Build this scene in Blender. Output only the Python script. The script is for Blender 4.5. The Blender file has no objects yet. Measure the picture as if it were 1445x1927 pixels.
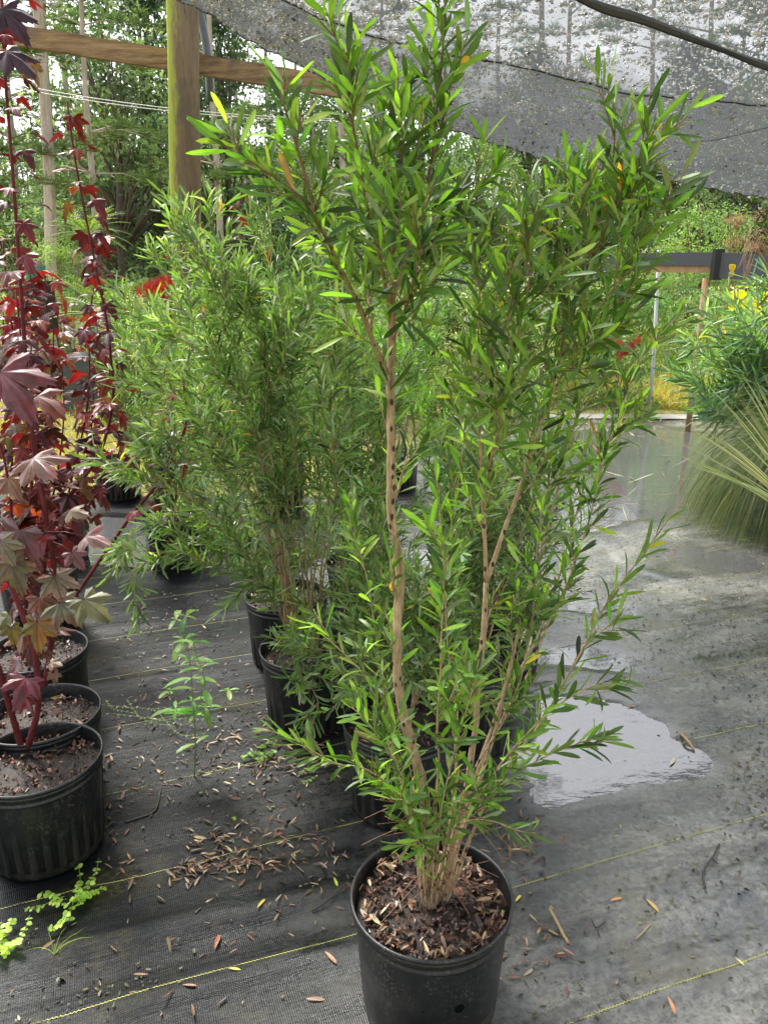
import bpy, math, random
import numpy as np
from mathutils import noise, Vector
# ------------------------------------------------------------------ camera, world, sun
SC = bpy.context.scene
COL = SC.collection
H = 1.61
PITCH = math.radians(17)
F = 1447.0
cd = bpy.data.cameras.new('camera'); cam = bpy.data.objects.new('camera', cd); COL.objects.link(cam)
cam.location = (0, 0, H); cam.rotation_euler = (math.radians(90) - PITCH, 0, 0)
cd.sensor_fit = 'HORIZONTAL'; cd.sensor_width = 36; cd.lens = 36 * F / 1445; cd.clip_end = 1000; cd.clip_start = .02
SC.camera = cam
W = bpy.data.worlds.new('World'); SC.world = W; W.use_nodes = True
nt = W.node_tree; nt.nodes.clear()
sky = nt.nodes.new('ShaderNodeTexSky'); sky.sky_type = 'NISHITA'; sky.sun_disc = False
SUN_EL, SUN_AZ = math.radians(58), math.radians(-35)      # azimuth from +Y towards +X
sky.sun_elevation = SUN_EL; sky.sun_rotation = SUN_AZ
sky.air_density = 1.0; sky.dust_density = 4.0; sky.ozone_density = .6
hs = nt.nodes.new('ShaderNodeHueSaturation'); hs.inputs['Saturation'].default_value = .22
bg = nt.nodes.new('ShaderNodeBackground'); bg.inputs['Strength'].default_value = .15
wo = nt.nodes.new('ShaderNodeOutputWorld')
nt.links.new(sky.outputs[0], hs.inputs['Color']); nt.links.new(hs.outputs[0], bg.inputs['Color']); nt.links.new(bg.outputs[0], wo.inputs[0])
sl = bpy.data.lights.new('sun', 'SUN'); sl.energy = 1.9; sl.angle = math.radians(12); sl.color = (1, .96, .88)
so = bpy.data.objects.new('sun', sl); COL.objects.link(so)
sd = Vector((math.sin(SUN_AZ) * math.cos(SUN_EL), math.cos(SUN_AZ) * math.cos(SUN_EL), math.sin(SUN_EL)))
so.rotation_euler = sd.to_track_quat('Z', 'Y').to_euler(); so.location = (0, 0, 12)
vs = SC.view_settings; vs.view_transform = 'Standard'; vs.look = 'None'; vs.exposure = 1.6; vs.gamma = 1
SC.cycles.max_bounces = 8; SC.cycles.transparent_max_bounces = 16; SC.cycles.transmission_bounces = 4
SC.cycles.caustics_reflective = False; SC.cycles.caustics_refractive = False

rng = np.random.default_rng(7); R = random.Random(5)
# ------------------------------------------------------------------ helpers
def ray(px, py):
    x, z = (px - 722.5) / F, -(py - 963.5) / F
    c, s = math.cos(PITCH), math.sin(PITCH)
    return np.array([x, c + s * z, -s + c * z])
def P(px, py, Y):
    r = ray(px, py); return np.array([0, 0, H]) + r * (Y / r[1])
def G(px, py, z=0.):
    r = ray(px, py); return np.array([0, 0, H]) + r * ((z - H) / r[2])
def unit(v):
    v = np.asarray(v, float); n = np.linalg.norm(v, axis=-1, keepdims=True); return v / np.maximum(n, 1e-9)

def mk(name, V, faces, mat=None, parent=None, smooth=True, col=None):
    """faces: list of int arrays (n,k)"""
    m = bpy.data.meshes.new(name)
    V = np.asarray(V, np.float32).reshape(-1, 3)
    if not isinstance(faces, list): faces = [faces]
    faces = [np.asarray(f, np.int32) for f in faces if len(f)]
    nl = sum(f.size for f in faces); npoly = sum(len(f) for f in faces)
    m.vertices.add(len(V)); m.vertices.foreach_set('co', V.ravel())
    m.loops.add(nl); m.polygons.add(npoly)
    m.loops.foreach_set('vertex_index', np.concatenate([f.ravel() for f in faces]))
    tot = np.concatenate([np.full(len(f), f.shape[1], np.int32) for f in faces])
    st = np.concatenate([[0], np.cumsum(tot)[:-1]]).astype(np.int32)
    m.polygons.foreach_set('loop_start', st); m.polygons.foreach_set('loop_total', tot)
    m.polygons.foreach_set('use_smooth', np.full(npoly, smooth))
    m.update(calc_edges=True)
    if col is not None:
        a = m.attributes.new('col', 'FLOAT_COLOR', 'POINT'); a.data.foreach_set('color', np.asarray(col, np.float32).ravel())
    o = bpy.data.objects.new(name, m); COL.objects.link(o)
    if mat: m.materials.append(mat)
    if parent: o.parent = parent
    return o
def tag(o, label=None, cat=None, group=None, kind=None):
    if label: o['label'] = label
    if cat: o['category'] = cat
    if group: o['group'] = group
    if kind: o['kind'] = kind
    return o
def thing(name, loc, label, cat, group=None):
    o = bpy.data.objects.new(name, None); COL.objects.link(o); o.location = loc; o.empty_display_size = .1
    return tag(o, label, cat, group)
def dup(root, loc, rz=0., s=1., label=None, group=None):
    r = root.copy(); COL.objects.link(r); r.location = loc; r.rotation_euler = (0, 0, rz); r.scale = (s, s, s)
    if label: r['label'] = label
    if group: r['group'] = group
    for ch in root.children:
        c = ch.copy(); COL.objects.link(c); c.parent = r
        for g in ch.children:
            d = g.copy(); COL.objects.link(d); d.parent = c
    return r
class MB:
    def __init__(s): s.V = []; s.F = {}; s.n = 0; s.C = []
    def add(s, V, Fs, C=None):
        V = np.asarray(V, float).reshape(-1, 3)
        for f in (Fs if isinstance(Fs, list) else [Fs]):
            f = np.asarray(f, int)
            s.F.setdefault(f.shape[1], []).append(f + s.n)
        s.V.append(V); s.n += len(V)
        if C is not None: s.C.append(np.broadcast_to(np.asarray(C, float), (len(V), 4)))
    def build(s, name, mat, parent=None, smooth=True, off=None):
        if not s.V: return None
        V = np.concatenate(s.V)
        if off is not None: V = V - np.asarray(off)
        return mk(name, V, [np.concatenate(v) for v in s.F.values()], mat, parent, smooth, np.concatenate(s.C) if s.C else None)
def spline(pts, step=.02):
    pts = np.asarray(pts, float); n = len(pts)
    if n == 2: pts = np.array([pts[0], (pts[0] + pts[1]) / 2, pts[1]]); n = 3
    pp = np.vstack([2 * pts[0] - pts[1], pts, 2 * pts[-1] - pts[-2]])
    out = []
    for i in range(n - 1):
        a, b, c, d = pp[i:i + 4]; k = max(2, int(np.linalg.norm(c - b) / step))
        t = np.linspace(0, 1, k, endpoint=False)[:, None]
        out.append(.5 * ((2 * b) + (c - a) * t + (2 * a - 5 * b + 4 * c - d) * t ** 2 + (3 * b - a - 3 * c + d) * t ** 3))
    out.append(pts[-1:]); return np.concatenate(out)
def tube(path, rad, k=6, cap=True):
    path = np.asarray(path, float); n = len(path)
    rad = np.broadcast_to(np.asarray(rad, float), (n,))
    T = unit(np.gradient(path, axis=0))
    ref = np.array([0, 0, 1.]) if abs(T[:, 2]).mean() < .8 else np.array([1., 0, 0])
    A = unit(np.cross(T, ref)); B = np.cross(T, A)
    th = np.linspace(0, 2 * math.pi, k, endpoint=False)
    V = path[:, None] + rad[:, None, None] * (np.cos(th)[None, :, None] * A[:, None] + np.sin(th)[None, :, None] * B[:, None])
    i = np.arange(n - 1)[:, None] * k; j = np.arange(k)[None]; j2 = (j + 1) % k
    q = np.stack([i + j, i + j2, i + k + j2, i + k + j], -1).reshape(-1, 4)
    V = V.reshape(-1, 3); fs = [q]
    if cap:
        V = np.vstack([V, path[0], path[-1]]); c0, c1 = n * k, n * k + 1; jj = np.arange(k)
        fs.append(np.vstack([np.stack([np.full(k, c0), (jj + 1) % k, jj], -1), np.stack([np.full(k, c1), (n - 1) * k + jj, (n - 1) * k + (jj + 1) % k], -1)]))
    return V, fs
def box(c, s, ax=None):
    V = np.array([[x, y, z] for x in (-1, 1) for y in (-1, 1) for z in (-1, 1)], float) * np.asarray(s) / 2
    if ax is not None: V = V @ np.asarray(ax)
    return V + np.asarray(c), np.array([[0, 1, 3, 2], [4, 6, 7, 5], [0, 4, 5, 1], [2, 3, 7, 6], [0, 2, 6, 4], [1, 5, 7, 3]])
def lathe(prof, k=96, mod=None):
    prof = np.asarray(prof, float); n = len(prof); th = np.linspace(0, 2 * math.pi, k, endpoint=False)
    r = np.repeat(prof[:, :1], k, 1)
    if mod is not None: r = r + mod(prof[:, 1][:, None], th[None], prof)
    V = np.stack([r * np.cos(th), r * np.sin(th), np.repeat(prof[:, 1:], k, 1)], -1)
    i = np.arange(n - 1)[:, None] * k; j = np.arange(k)[None]; j2 = (j + 1) % k
    return V.reshape(-1, 3), np.stack([i + j, i + j2, i + k + j2, i + k + j], -1).reshape(-1, 4)

TT = np.array([0, .12, .36, .66, .88, 1.]); WW = np.array([.10, .42, .86, 1., .70, .10])
def leaves_arr(Pp, D, U, L, Wd, bend, fold, C, tt=TT, ww=WW):
    """lanceolate leaves: returns V, faces, colours"""
    Pp, D, U = (np.asarray(a, float) for a in (Pp, D, U)); N = len(Pp)
    D = unit(D); S = unit(np.cross(D, U) + 1e-6); Nn = np.cross(S, D)
    L = np.broadcast_to(L, (N,)); Wd = np.broadcast_to(Wd, (N,)); bend = np.broadcast_to(bend, (N,)); fold = np.broadcast_to(fold, (N,))
    k = len(tt); s = np.array([-1, 0, 1.])
    t_ = tt[None, :, None]; w_ = ww[None, :, None]; s_ = s[None, None, :]
    a = (L[:, None, None] * t_ * (1 - .25 * np.abs(bend)[:, None, None] * t_)) * np.ones_like(s_)
    b = .5 * Wd[:, None, None] * w_ * s_
    c = .5 * Wd[:, None, None] * w_ * np.abs(s_) * fold[:, None, None] - bend[:, None, None] * L[:, None, None] * t_ ** 2 * np.ones_like(s_)
    V = Pp[:, None, None] + a[..., None] * D[:, None, None] + b[..., None] * S[:, None, None] + c[..., None] * Nn[:, None, None]
    base = np.arange(N)[:, None, None] * (3 * k) + np.arange(k - 1)[None, :, None] * 3 + np.arange(2)[None, None]
    q = np.stack([base, base + 1, base + 4, base + 3], -1).reshape(-1, 4)
    CC = np.ones((N, k, 3, 4)); CC[..., :3] = np.asarray(C)[:, None, None, :3]; CC[..., 3] = np.abs(s)[None, None]
    return V.reshape(-1, 3), q, CC.reshape(-1, 4)
def rand_unit(n):
    return unit(rng.normal(size=(n, 3)))
def pick(cols, n, w=None, jit=.22):
    cols = np.asarray(cols, float); i = rng.choice(len(cols), n, p=w)
    return cols[i] * (1 + jit * rng.normal(size=(n, 1)).clip(-2, 2)) * (1 + .08 * rng.normal(size=(n, 3)))
def fbm(x, y, z=0., o=4):
    return noise.fractal(Vector((x, y, z)), 1.0, 2.0, o)

# ------------------------------------------------------------------ materials
class NT:
    def __init__(s, name):
        s.m = bpy.data.materials.new(name); s.m.use_nodes = True; s.t = s.m.node_tree; s.t.nodes.clear()
        s.out = s.t.nodes.new('ShaderNodeOutputMaterial')
    def n(s, typ, ins=None, **kw):
        nd = s.t.nodes.new('ShaderNode' + typ)
        for k, v in kw.items(): setattr(nd, k, v)
        for k, v in (ins or {}).items():
            if hasattr(v, 'is_linked') or isinstance(v, bpy.types.NodeSocket): s.t.links.new(v, nd.inputs[k])
            else: nd.inputs[k].default_value = v
        return nd
    def obj(s): return s.n('TexCoord').outputs['Object']
    def gen(s, which): return s.n('TexCoord').outputs[which]
    def map(s, v, scale=(1, 1, 1), rot=(0, 0, 0)): return s.n('Mapping', {'Vector': v, 'Scale': scale, 'Rotation': rot}).outputs[0]
    def noise(s, v, sc, det=4, rough=.6, dist=0.): return s.n('TexNoise', {'Vector': v, 'Scale': sc, 'Detail': det, 'Roughness': rough, 'Distortion': dist}).outputs['Fac']
    def ramp(s, f, a, b, inter='LINEAR'):
        r = s.n('MapRange', {'Value': f, 'From Min': a, 'From Max': b}); r.interpolation_type = 'SMOOTHSTEP' if inter == 'S' else 'LINEAR'; return r.outputs[0]
    def mix(s, f, a, b, mode='MIX'):
        nd = s.t.nodes.new('ShaderNodeMix'); nd.data_type = 'RGBA'; nd.blend_type = mode
        for i, v in ((0, f), (6, a), (7, b)):
            if isinstance(v, bpy.types.NodeSocket): s.t.links.new(v, nd.inputs[i])
            else: nd.inputs[i].default_value = v if i == 0 else (tuple(v) + (1,))[:4]
        return nd.outputs[2]
    def math(s, op, a, b=0., clamp=False):
        nd = s.t.nodes.new('ShaderNodeMath'); nd.operation = op; nd.use_clamp = clamp
        for i, v in ((0, a), (1, b)):
            if isinstance(v, bpy.types.NodeSocket): s.t.links.new(v, nd.inputs[i])
            else: nd.inputs[i].default_value = v
        return nd.outputs[0]
    def bump(s, h, st=.3, d=.01): return s.n('Bump', {'Height': h, 'Strength': st, 'Distance': d}).outputs[0]
    def pr(s, col, rough=.5, spec=.5, normal=None, **kw):
        ins = {'Base Color': col if isinstance(col, bpy.types.NodeSocket) else (tuple(col) + (1,))[:4], 'Roughness': rough, 'Specular IOR Level': spec}
        if normal is not None: ins['Normal'] = normal
        ins.update(kw); return s.n('BsdfPrincipled', ins).outputs[0]
    def fin(s, sh): s.t.links.new(sh, s.out.inputs[0]); return s.m
    def mixs(s, f, a, b):
        nd = s.t.nodes.new('ShaderNodeMixShader')
        for i, v in ((0, f), (1, a), (2, b)):
            if isinstance(v, bpy.types.NodeSocket): s.t.links.new(v, nd.inputs[i])
            else: nd.inputs[i].default_value = v
        return nd.outputs[0]
def leaf_mat(name, rough=.38, trans=.32, tcol=(1.5, 1.75, .5), rib=.35, back=.25, spec=.5, ntex=60., ribw=.14, vein=0.):
    t = NT(name); a = t.n('Attribute', attribute_name='col'); c = a.outputs['Color']
    nz = t.noise(t.obj(), ntex, 2)
    c = t.mix(1, c, t.mix(nz, (.72, .72, .72), (1.28, 1.28, 1.28)), 'MULTIPLY')
    ribf = t.math('MULTIPLY', t.ramp(a.outputs['Alpha'], ribw, .0), rib)
    c = t.mix(ribf, c, t.mix(1, c, (2.4, 2.2, 2.0), 'MULTIPLY'))
    if vein: c = t.mix(t.math('MULTIPLY', t.ramp(a.outputs['Alpha'], .16, .0), vein), c, t.mix(1, c, (.45, .22, .30), 'MULTIPLY')); c = t.mix(t.ramp(t.noise(t.obj(), 22., 5, .75), .45, .62), c, t.mix(1, c, (.55, .62, .45), 'MULTIPLY')); c = t.mix(t.ramp(t.noise(t.obj(), 13., 3, .6), .5, .62), c, t.mix(1, c, (1.15, .62, .66), 'MULTIPLY'))
    bf = t.n('NewGeometry').outputs['Backfacing']
    c2 = t.mix(t.math('MULTIPLY', bf, back), c, (.16, .20, .11))
    p = t.pr(c2, rough, spec)
    tr = t.n('BsdfTranslucent', {'Color': t.mix(1, c, tcol, 'MULTIPLY')}).outputs[0]
    return t.fin(t.mixs(trans, p, tr))
def plain(name, col, rough=.6, spec=.4, ns=20., var=.35, bs=.2, bd=.004, scale=(1, 1, 1)):
    t = NT(name); v = t.map(t.obj(), scale); n = t.noise(v, ns, 6)
    c = t.mix(n, tuple(x * (1 - var) for x in col), tuple(x * (1 + var) for x in col))
    return t.fin(t.pr(c, rough, spec, t.bump(n, bs, bd)))
def attr_mat(name, rough=.6, spec=.4, ns=80.):
    t = NT(name); c = t.n('Attribute', attribute_name='col').outputs['Color']; n = t.noise(t.obj(), ns, 3)
    c = t.mix(1, c, t.mix(n, (.6, .6, .6), (1.4, 1.4, 1.4)), 'MULTIPLY')
    return t.fin(t.pr(c, rough, spec, t.bump(n, .25, .002)))

M = {}
M['leaf'] = leaf_mat('bottlebrush_leaf', rough=.36, trans=.45, spec=.5)
M['leaf_fine'] = leaf_mat('fine_leaf', rough=.36, trans=.42, spec=.6)
M['leaf_soft'] = leaf_mat('soft_leaf', tcol=(1.35, 1.45, .6), rough=.5, trans=.4, rib=.15, ntex=8.)
M['leaf_wood'] = leaf_mat('woodland_leaf', tcol=(1.3, 1.4, .7), rough=.55, trans=.35, rib=.0, ntex=2., spec=.3)
M['leaf_red'] = leaf_mat('hibiscus_leaf', rough=.36, trans=.3, tcol=(1.35, .9, .7), rib=.0, back=.1, vein=.8)
M['weed'] = leaf_mat('weed_leaf', rough=.4, trans=.45, rib=.2)
M['dry'] = attr_mat('dry_leaf', .45, .5)
M['chips'] = attr_mat('bark_chips', .35, .5)
M['blade'] = leaf_mat('grass_blade', rough=.45, trans=.35, rib=.1)
M['bark'] = None
def bark(name, a, b, spots=True, sc=60.):
    t = NT(name); o = t.obj(); v = t.map(o, (1, 1, .13)); n = t.noise(v, sc * 2.4, 8, .75, .8)
    c = t.mix(t.ramp(n, .36, .60), a, b); c = t.mix(t.ramp(t.noise(o, sc * .35, 5, .7), .45, .7), c, tuple(x * .55 for x in b))
    h = n
    if spots:
        vo = t.n('TexVoronoi', {'Vector': t.map(o, (1, 1, .6)), 'Scale': 62.}); d = vo.outputs['Distance']
        s = t.ramp(d, .27, .19); c = t.mix(s, c, (.055, .032, .022)); c = t.mix(t.math('MULTIPLY', t.ramp(t.n('SeparateXYZ', {'Vector': o}).outputs['Z'], 1.4, 1.75), .8), c, (.17, .085, .05))
    return t.fin(t.pr(c, .7, .3, t.bump(h, .9, .004)))
M['bark'] = bark('bottlebrush_bark', (.19, .12, .07), (.58, .43, .26))
M['twig'] = bark('twig_bark', (.15, .07, .045), (.33, .19, .12), False)
M['redstem'] = bark('red_stem', (.085, .012, .018), (.20, .035, .04), False, 40.)
M['pinebark'] = bark('pine_bark', (.28, .22, .19), (.58, .50, .45), False, 5.)
M['darkbark'] = bark('dark_bark', (.05, .038, .03), (.14, .11, .085), False, 5.)
M['greenstem'] = plain('green_stem', (.16, .24, .06), .5)
def pot_mat():
    t = NT('pot_plastic'); o = t.obj(); z = t.n('SeparateXYZ', {'Vector': o}).outputs['Z']
    n = t.noise(o, 9, 6, .7); n2 = t.noise(o, 160, 3, .6); n3 = t.noise(t.map(o, (1, 1, .25)), 14, 5, .7)
    dirt = t.math('MULTIPLY', t.ramp(n2, .52, .64), t.ramp(t.noise(t.map(o, (1, 1, .4)), 12, 8, .8), .45, .62)); scr = t.ramp(t.noise(t.map(o, (6, 6, .5)), 30, 4, .8), .62, .74)
    low = t.math('MULTIPLY', t.ramp(z, .13, .0), t.ramp(n3, .35, .6))
    c = t.mix(t.ramp(n3, .4, .75), (.006, .007, .008), (.020, .023, .025))
    c = t.mix(t.math('MULTIPLY', dirt, .75), c, (.13, .12, .10)); c = t.mix(t.math('MULTIPLY', scr, .25), c, (.12, .125, .13))
    c = t.mix(t.math('MULTIPLY', low, .55), c, (.05, .043, .03))
    r = t.ramp(n, .3, .8); r = t.math('MULTIPLY_ADD', r, .3); 
    r.node.inputs[2].default_value = .28
    return t.fin(t.pr(c, r, .5, t.bump(n2, .08, .001)))
M['pot'] = pot_mat()
M['black'] = plain('black_plastic', (.012, .013, .015), .5, .4)
M['hole'] = plain('hole_dark', (.002, .002, .002), .9, .1)
M['soil'] = plain('potting_soil', (.022, .014, .010), .55, .4, 60., .7, .8, .01)

# ------------------------------------------------------------------ ground
UA = math.radians(19.9); CU = np.array([math.cos(UA), math.sin(UA)]); CV = np.array([-math.sin(UA), math.cos(UA)])
PUD = [  # x, y, rx, ry, depth along/perp the fabric
    ([(940, 1395), (985, 1492), (1048, 1524), (1110, 1512), (1240, 1484), (1340, 1466), (1354, 1442), (1330, 1408), (1275, 1388), (1240, 1350), (1180, 1320), (1120, 1300), (1040, 1290), (985, 1310), (930, 1350)], .013),
    ([(1010, 1250), (1100, 1262), (1200, 1268), (1240, 1250), (1180, 1228), (1100, 1215), (1020, 1210)], .007), ([(1060, 1150), (1140, 1165), (1200, 1160), (1190, 1140), (1120, 1128), (1060, 1130)], .006), ([(1230, 1050), (1330, 1075), (1430, 1070), (1440, 1050), (1330, 1030), (1250, 1030)], .005),
    ([(1000, 850), (1060, 815), (1200, 808), (1360, 818), (1420, 850), (1345, 905), (1330, 965), (1215, 978), (1150, 992), (1050, 1000), (985, 960), (970, 900)], .016),
    ([(100, 985), (170, 970), (300, 985), (380, 1020), (360, 1058), (250, 1068), (150, 1060), (90, 1030)], .012),
    ([(560, 1030), (700, 1020), (850, 1040), (960, 1075), (930, 1120), (800, 1150), (640, 1120), (560, 1080)], .010),
]
def closed(p):
    p = np.asarray(p); n = len(p); out = []
    for i in range(n):
        a, b, c, d = p[i - 1], p[i], p[(i + 1) % n], p[(i + 2) % n]; t = np.linspace(0, 1, 6, endpoint=False)[:, None]
        out.append(.5 * (2 * b + (c - a) * t + (2 * a - 5 * b + 4 * c - d) * t ** 2 + (3 * b - a - 3 * c + d) * t ** 3))
    return np.concatenate(out)
PUDW = [(closed([G(*q)[:2] for q in poly]), d) for poly, d in PUD]
def pdist(poly, x, y):
    """signed distance (+ inside) for arrays"""
    n = len(poly); ins = np.zeros(x.shape, bool); dm = np.full(x.shape, 1e9)
    for i in range(n):
        a, b = poly[i], poly[(i + 1) % n]
        cond = ((a[1] > y) != (b[1] > y)) & (x < (b[0] - a[0]) * (y - a[1]) / (b[1] - a[1] + 1e-12) + a[0]); ins ^= cond
        e = b - a; tt = np.clip(((x - a[0]) * e[0] + (y - a[1]) * e[1]) / (e @ e), 0, 1)
        dm = np.minimum(dm, np.hypot(x - a[0] - tt * e[0], y - a[1] - tt * e[1]))
    return np.where(ins, dm, -dm)
gx = np.arange(-4.6, 6.2, .03); gy = np.concatenate([np.arange(.3, 4.5, .022), np.arange(4.5, 9.6, .06)])
GX, GY = np.meshgrid(gx, gy)
uu = GX * CU[0] + GY * CU[1]; vv = GX * CV[0] + GY * CV[1]
def hnoise(U_, V_, su, sv, seed, o=3):
    out = np.empty(U_.shape)
    f = out.ravel(); a = (U_ * su).ravel(); b = (V_ * sv).ravel()
    for i in range(f.size): f[i] = noise.fractal(Vector((a[i], b[i], seed)), 1., 2., o)
    return f.reshape(U_.shape)
n1 = hnoise(uu, vv, .45, 3.2, 3.1); n2 = hnoise(uu, vv, .8, 9., 7.7); n3 = hnoise(GX, GY, 1.1, 1.1, 5.)
GZ = .010 * n1 + .022 * np.clip(.22 - np.abs(n2), 0, 1) * np.clip(.6 + 2 * n3, 0, 1.6) + .006 * n3
for (pa, pb_, am, wd, cv) in (((20, 1830), (650, 1672), .020, .045, .02), ((965, 1800), (1440, 1662), .012, .016, -.03), ((955, 1872), (1200, 1785), .012, .02, .01), ((200, 1900), (640, 1790), .010, .03, .0), ((990, 1530), (1380, 1478), .008, .02, -.02),
                            ((1100, 1905), (1400, 1830), .008, .02, .01), ((430, 1690), (700, 1610), .012, .02, .01), ((200, 1640), (420, 1590), .008, .025, 0), ((180, 1290), (420, 1262), .010, .03, 0), ((1200, 1255), (1440, 1200), .008, .02, .01), ((190, 1380), (450, 1345), .008, .03, .01)):
    a_, b_ = G(*pa)[:2], G(*pb_)[:2]; e_ = b_ - a_; L2 = np.linalg.norm(e_); e_ = e_ / L2; tt2 = ((GX - a_[0]) * e_[0] + (GY - a_[1]) * e_[1]) / L2; dd2 = (GX - a_[0]) * -e_[1] + (GY - a_[1]) * e_[0] - cv * np.sin(np.clip(tt2, 0, 1) * math.pi)
    GZ = GZ + am * np.exp(-(dd2 / wd) ** 2) * np.clip(np.minimum(tt2 + .15, 1.15 - tt2) / .3, 0, 1) - am * .5 * np.exp(-((dd2 + 2.2 * wd) / wd) ** 2) * np.clip(np.minimum(tt2 + .15, 1.15 - tt2) / .3, 0, 1)
fade = 1.
for poly, d in PUDW:
    sd0 = pdist(poly, GX, GY); sdist = sd0 + .05 * hnoise(GX, GY, 5, 9, 2.2)
    GZ = np.where(sd0 > -.24, np.maximum(GZ, .0015), GZ)
    k = np.clip(sdist / .10, -1, 1); k = k * (1.5 - .5 * k * k)
    GZ = np.where(sdist > -.10, GZ * (1 - .5 * (k + 1)) + (-.003 - d * .5 * k) * .5 * (k + 1), GZ)
pudall = np.max([pdist(p, GX, GY) for p, d in PUDW], axis=0)
def gh(x, y):
    i = np.clip(np.searchsorted(gx, x) - 1, 0, len(gx) - 2); j = np.clip(np.searchsorted(gy, y) - 1, 0, len(gy) - 2)
    fx = np.clip((x - gx[i]) / (gx[i + 1] - gx[i]), 0, 1); fy = np.clip((y - gy[j]) / (gy[j + 1] - gy[j]), 0, 1)
    return (GZ[j, i] * (1 - fx) * (1 - fy) + GZ[j, i + 1] * fx * (1 - fy) + GZ[j + 1, i] * (1 - fx) * fy + GZ[j + 1, i + 1] * fx * fy)
def fabric_mat():
    t = NT('wet_ground_fabric'); o = t.obj(); r = t.map(o, rot=(0, 0, -UA)); xyz = t.n('SeparateXYZ', {'Vector': o})
    big = t.noise(o, 1.3, 6, .6); mid = t.noise(t.map(r, (.5, 1.6, 1)), 4.5, 7, .68); fine = t.noise(o, 55, 6, .75); grit = t.noise(o, 150, 2, .5)
    streak = t.noise(t.map(r, (.5, 12, 1)), 3.5, 6, .7)
    # silt washed over the fabric, more of it to the right
    side = t.ramp(xyz.outputs['X'], -.6, .9)
    silt = t.math('ADD', t.math('MULTIPLY', side, .50), t.math('MULTIPLY', mid, .75))
    silt = t.math('MULTIPLY', t.ramp(silt, .46, .90), t.ramp(fine, .25, .60))
    c = t.mix(t.ramp(streak, .35, .7), (.0022, .003, .0038), (.0085, .011, .0130))
    c = t.mix(silt, c, t.mix(t.ramp(t.noise(o, 3.3, 7, .7), .35, .65), (.085, .092, .094), (.28, .275, .24)))
    alg = t.math('MULTIPLY', t.ramp(t.noise(o, 2.1, 8, .7), .54, .66), t.ramp(fine, .40, .58))
    c = t.mix(t.math('MULTIPLY', alg, .8), c, (.075, .066, .022))
    blk = t.math('MULTIPLY', t.ramp(grit, .60, .66), t.ramp(mid, .38, .6)); c = t.mix(t.math('MULTIPLY', blk, .8), c, (.012, .011, .009))
    wetm = t.n('SeparateColor', {'Color': t.n('Attribute', attribute_name='col').outputs['Color']}).outputs[0]; wetn = t.ramp(t.noise(t.map(r, (.45, 1.5, 1)), 2.6, 7, .62), .50, .58); wetm = t.math('MAXIMUM', wetm, t.math('MULTIPLY', wetn, side)); c = t.mix(t.math('MULTIPLY', wetm, .45), c, (.02, .021, .02))
    wv = t.n('TexWave', {'Vector': r, 'Scale': 62., 'Distortion': .4, 'Detail': 1.}, bands_direction='X').outputs['Fac']
    wv2 = t.n('TexWave', {'Vector': r, 'Scale': 95., 'Distortion': .3}, bands_direction='Y').outputs['Fac']
    weave = t.math('ADD', t.math('MULTIPLY', wv, .6), t.math('MULTIPLY', wv2, .4))
    c = t.mix(1, c, t.mix(weave, (.78, .78, .78), (1.2, 1.2, 1.22)), 'MULTIPLY')
    rough = t.math('ADD', t.math('MULTIPLY', t.ramp(mid, .35, .62), .26), t.math('MULTIPLY', t.ramp(fine, .4, .7), .16))
    rough = t.math('SUBTRACT', t.math('ADD', rough, .20), t.math('MULTIPLY', side, .13))
    rough = t.math('MULTIPLY', rough, t.math('SUBTRACT', 1., t.math('MULTIPLY', wetm, .72)))
    h = t.math('ADD', t.math('MULTIPLY', weave, .12), t.math('ADD', t.math('MULTIPLY', fine, .35), t.math('MULTIPLY', streak, .9)))
    return t.fin(t.pr(c, rough, t.math('ADD', t.math('MULTIPLY', side, .75), .22), t.n('Bump', {'Height': h, 'Strength': t.math('SUBTRACT', .7, t.math('MULTIPLY', wetm, .5)), 'Distance': .006}).outputs[0]))
V = np.stack([GX, GY, GZ], -1).reshape(-1, 3); ny, nx = GX.shape
ii = (np.arange(ny - 1)[:, None] * nx + np.arange(nx - 1)[None])
Q = np.stack([ii, ii + 1, ii + nx + 1, ii + nx], -1).reshape(-1, 4)
wet_ = np.clip(1 + (pudall + .03 * n1) / .16, 0, 1); wc4 = np.ones((GX.size, 4)); wc4[:, 0] = wet_.ravel()
ground = tag(mk('ground_fabric', V, Q, fabric_mat(), col=wc4), kind='structure')
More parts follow.
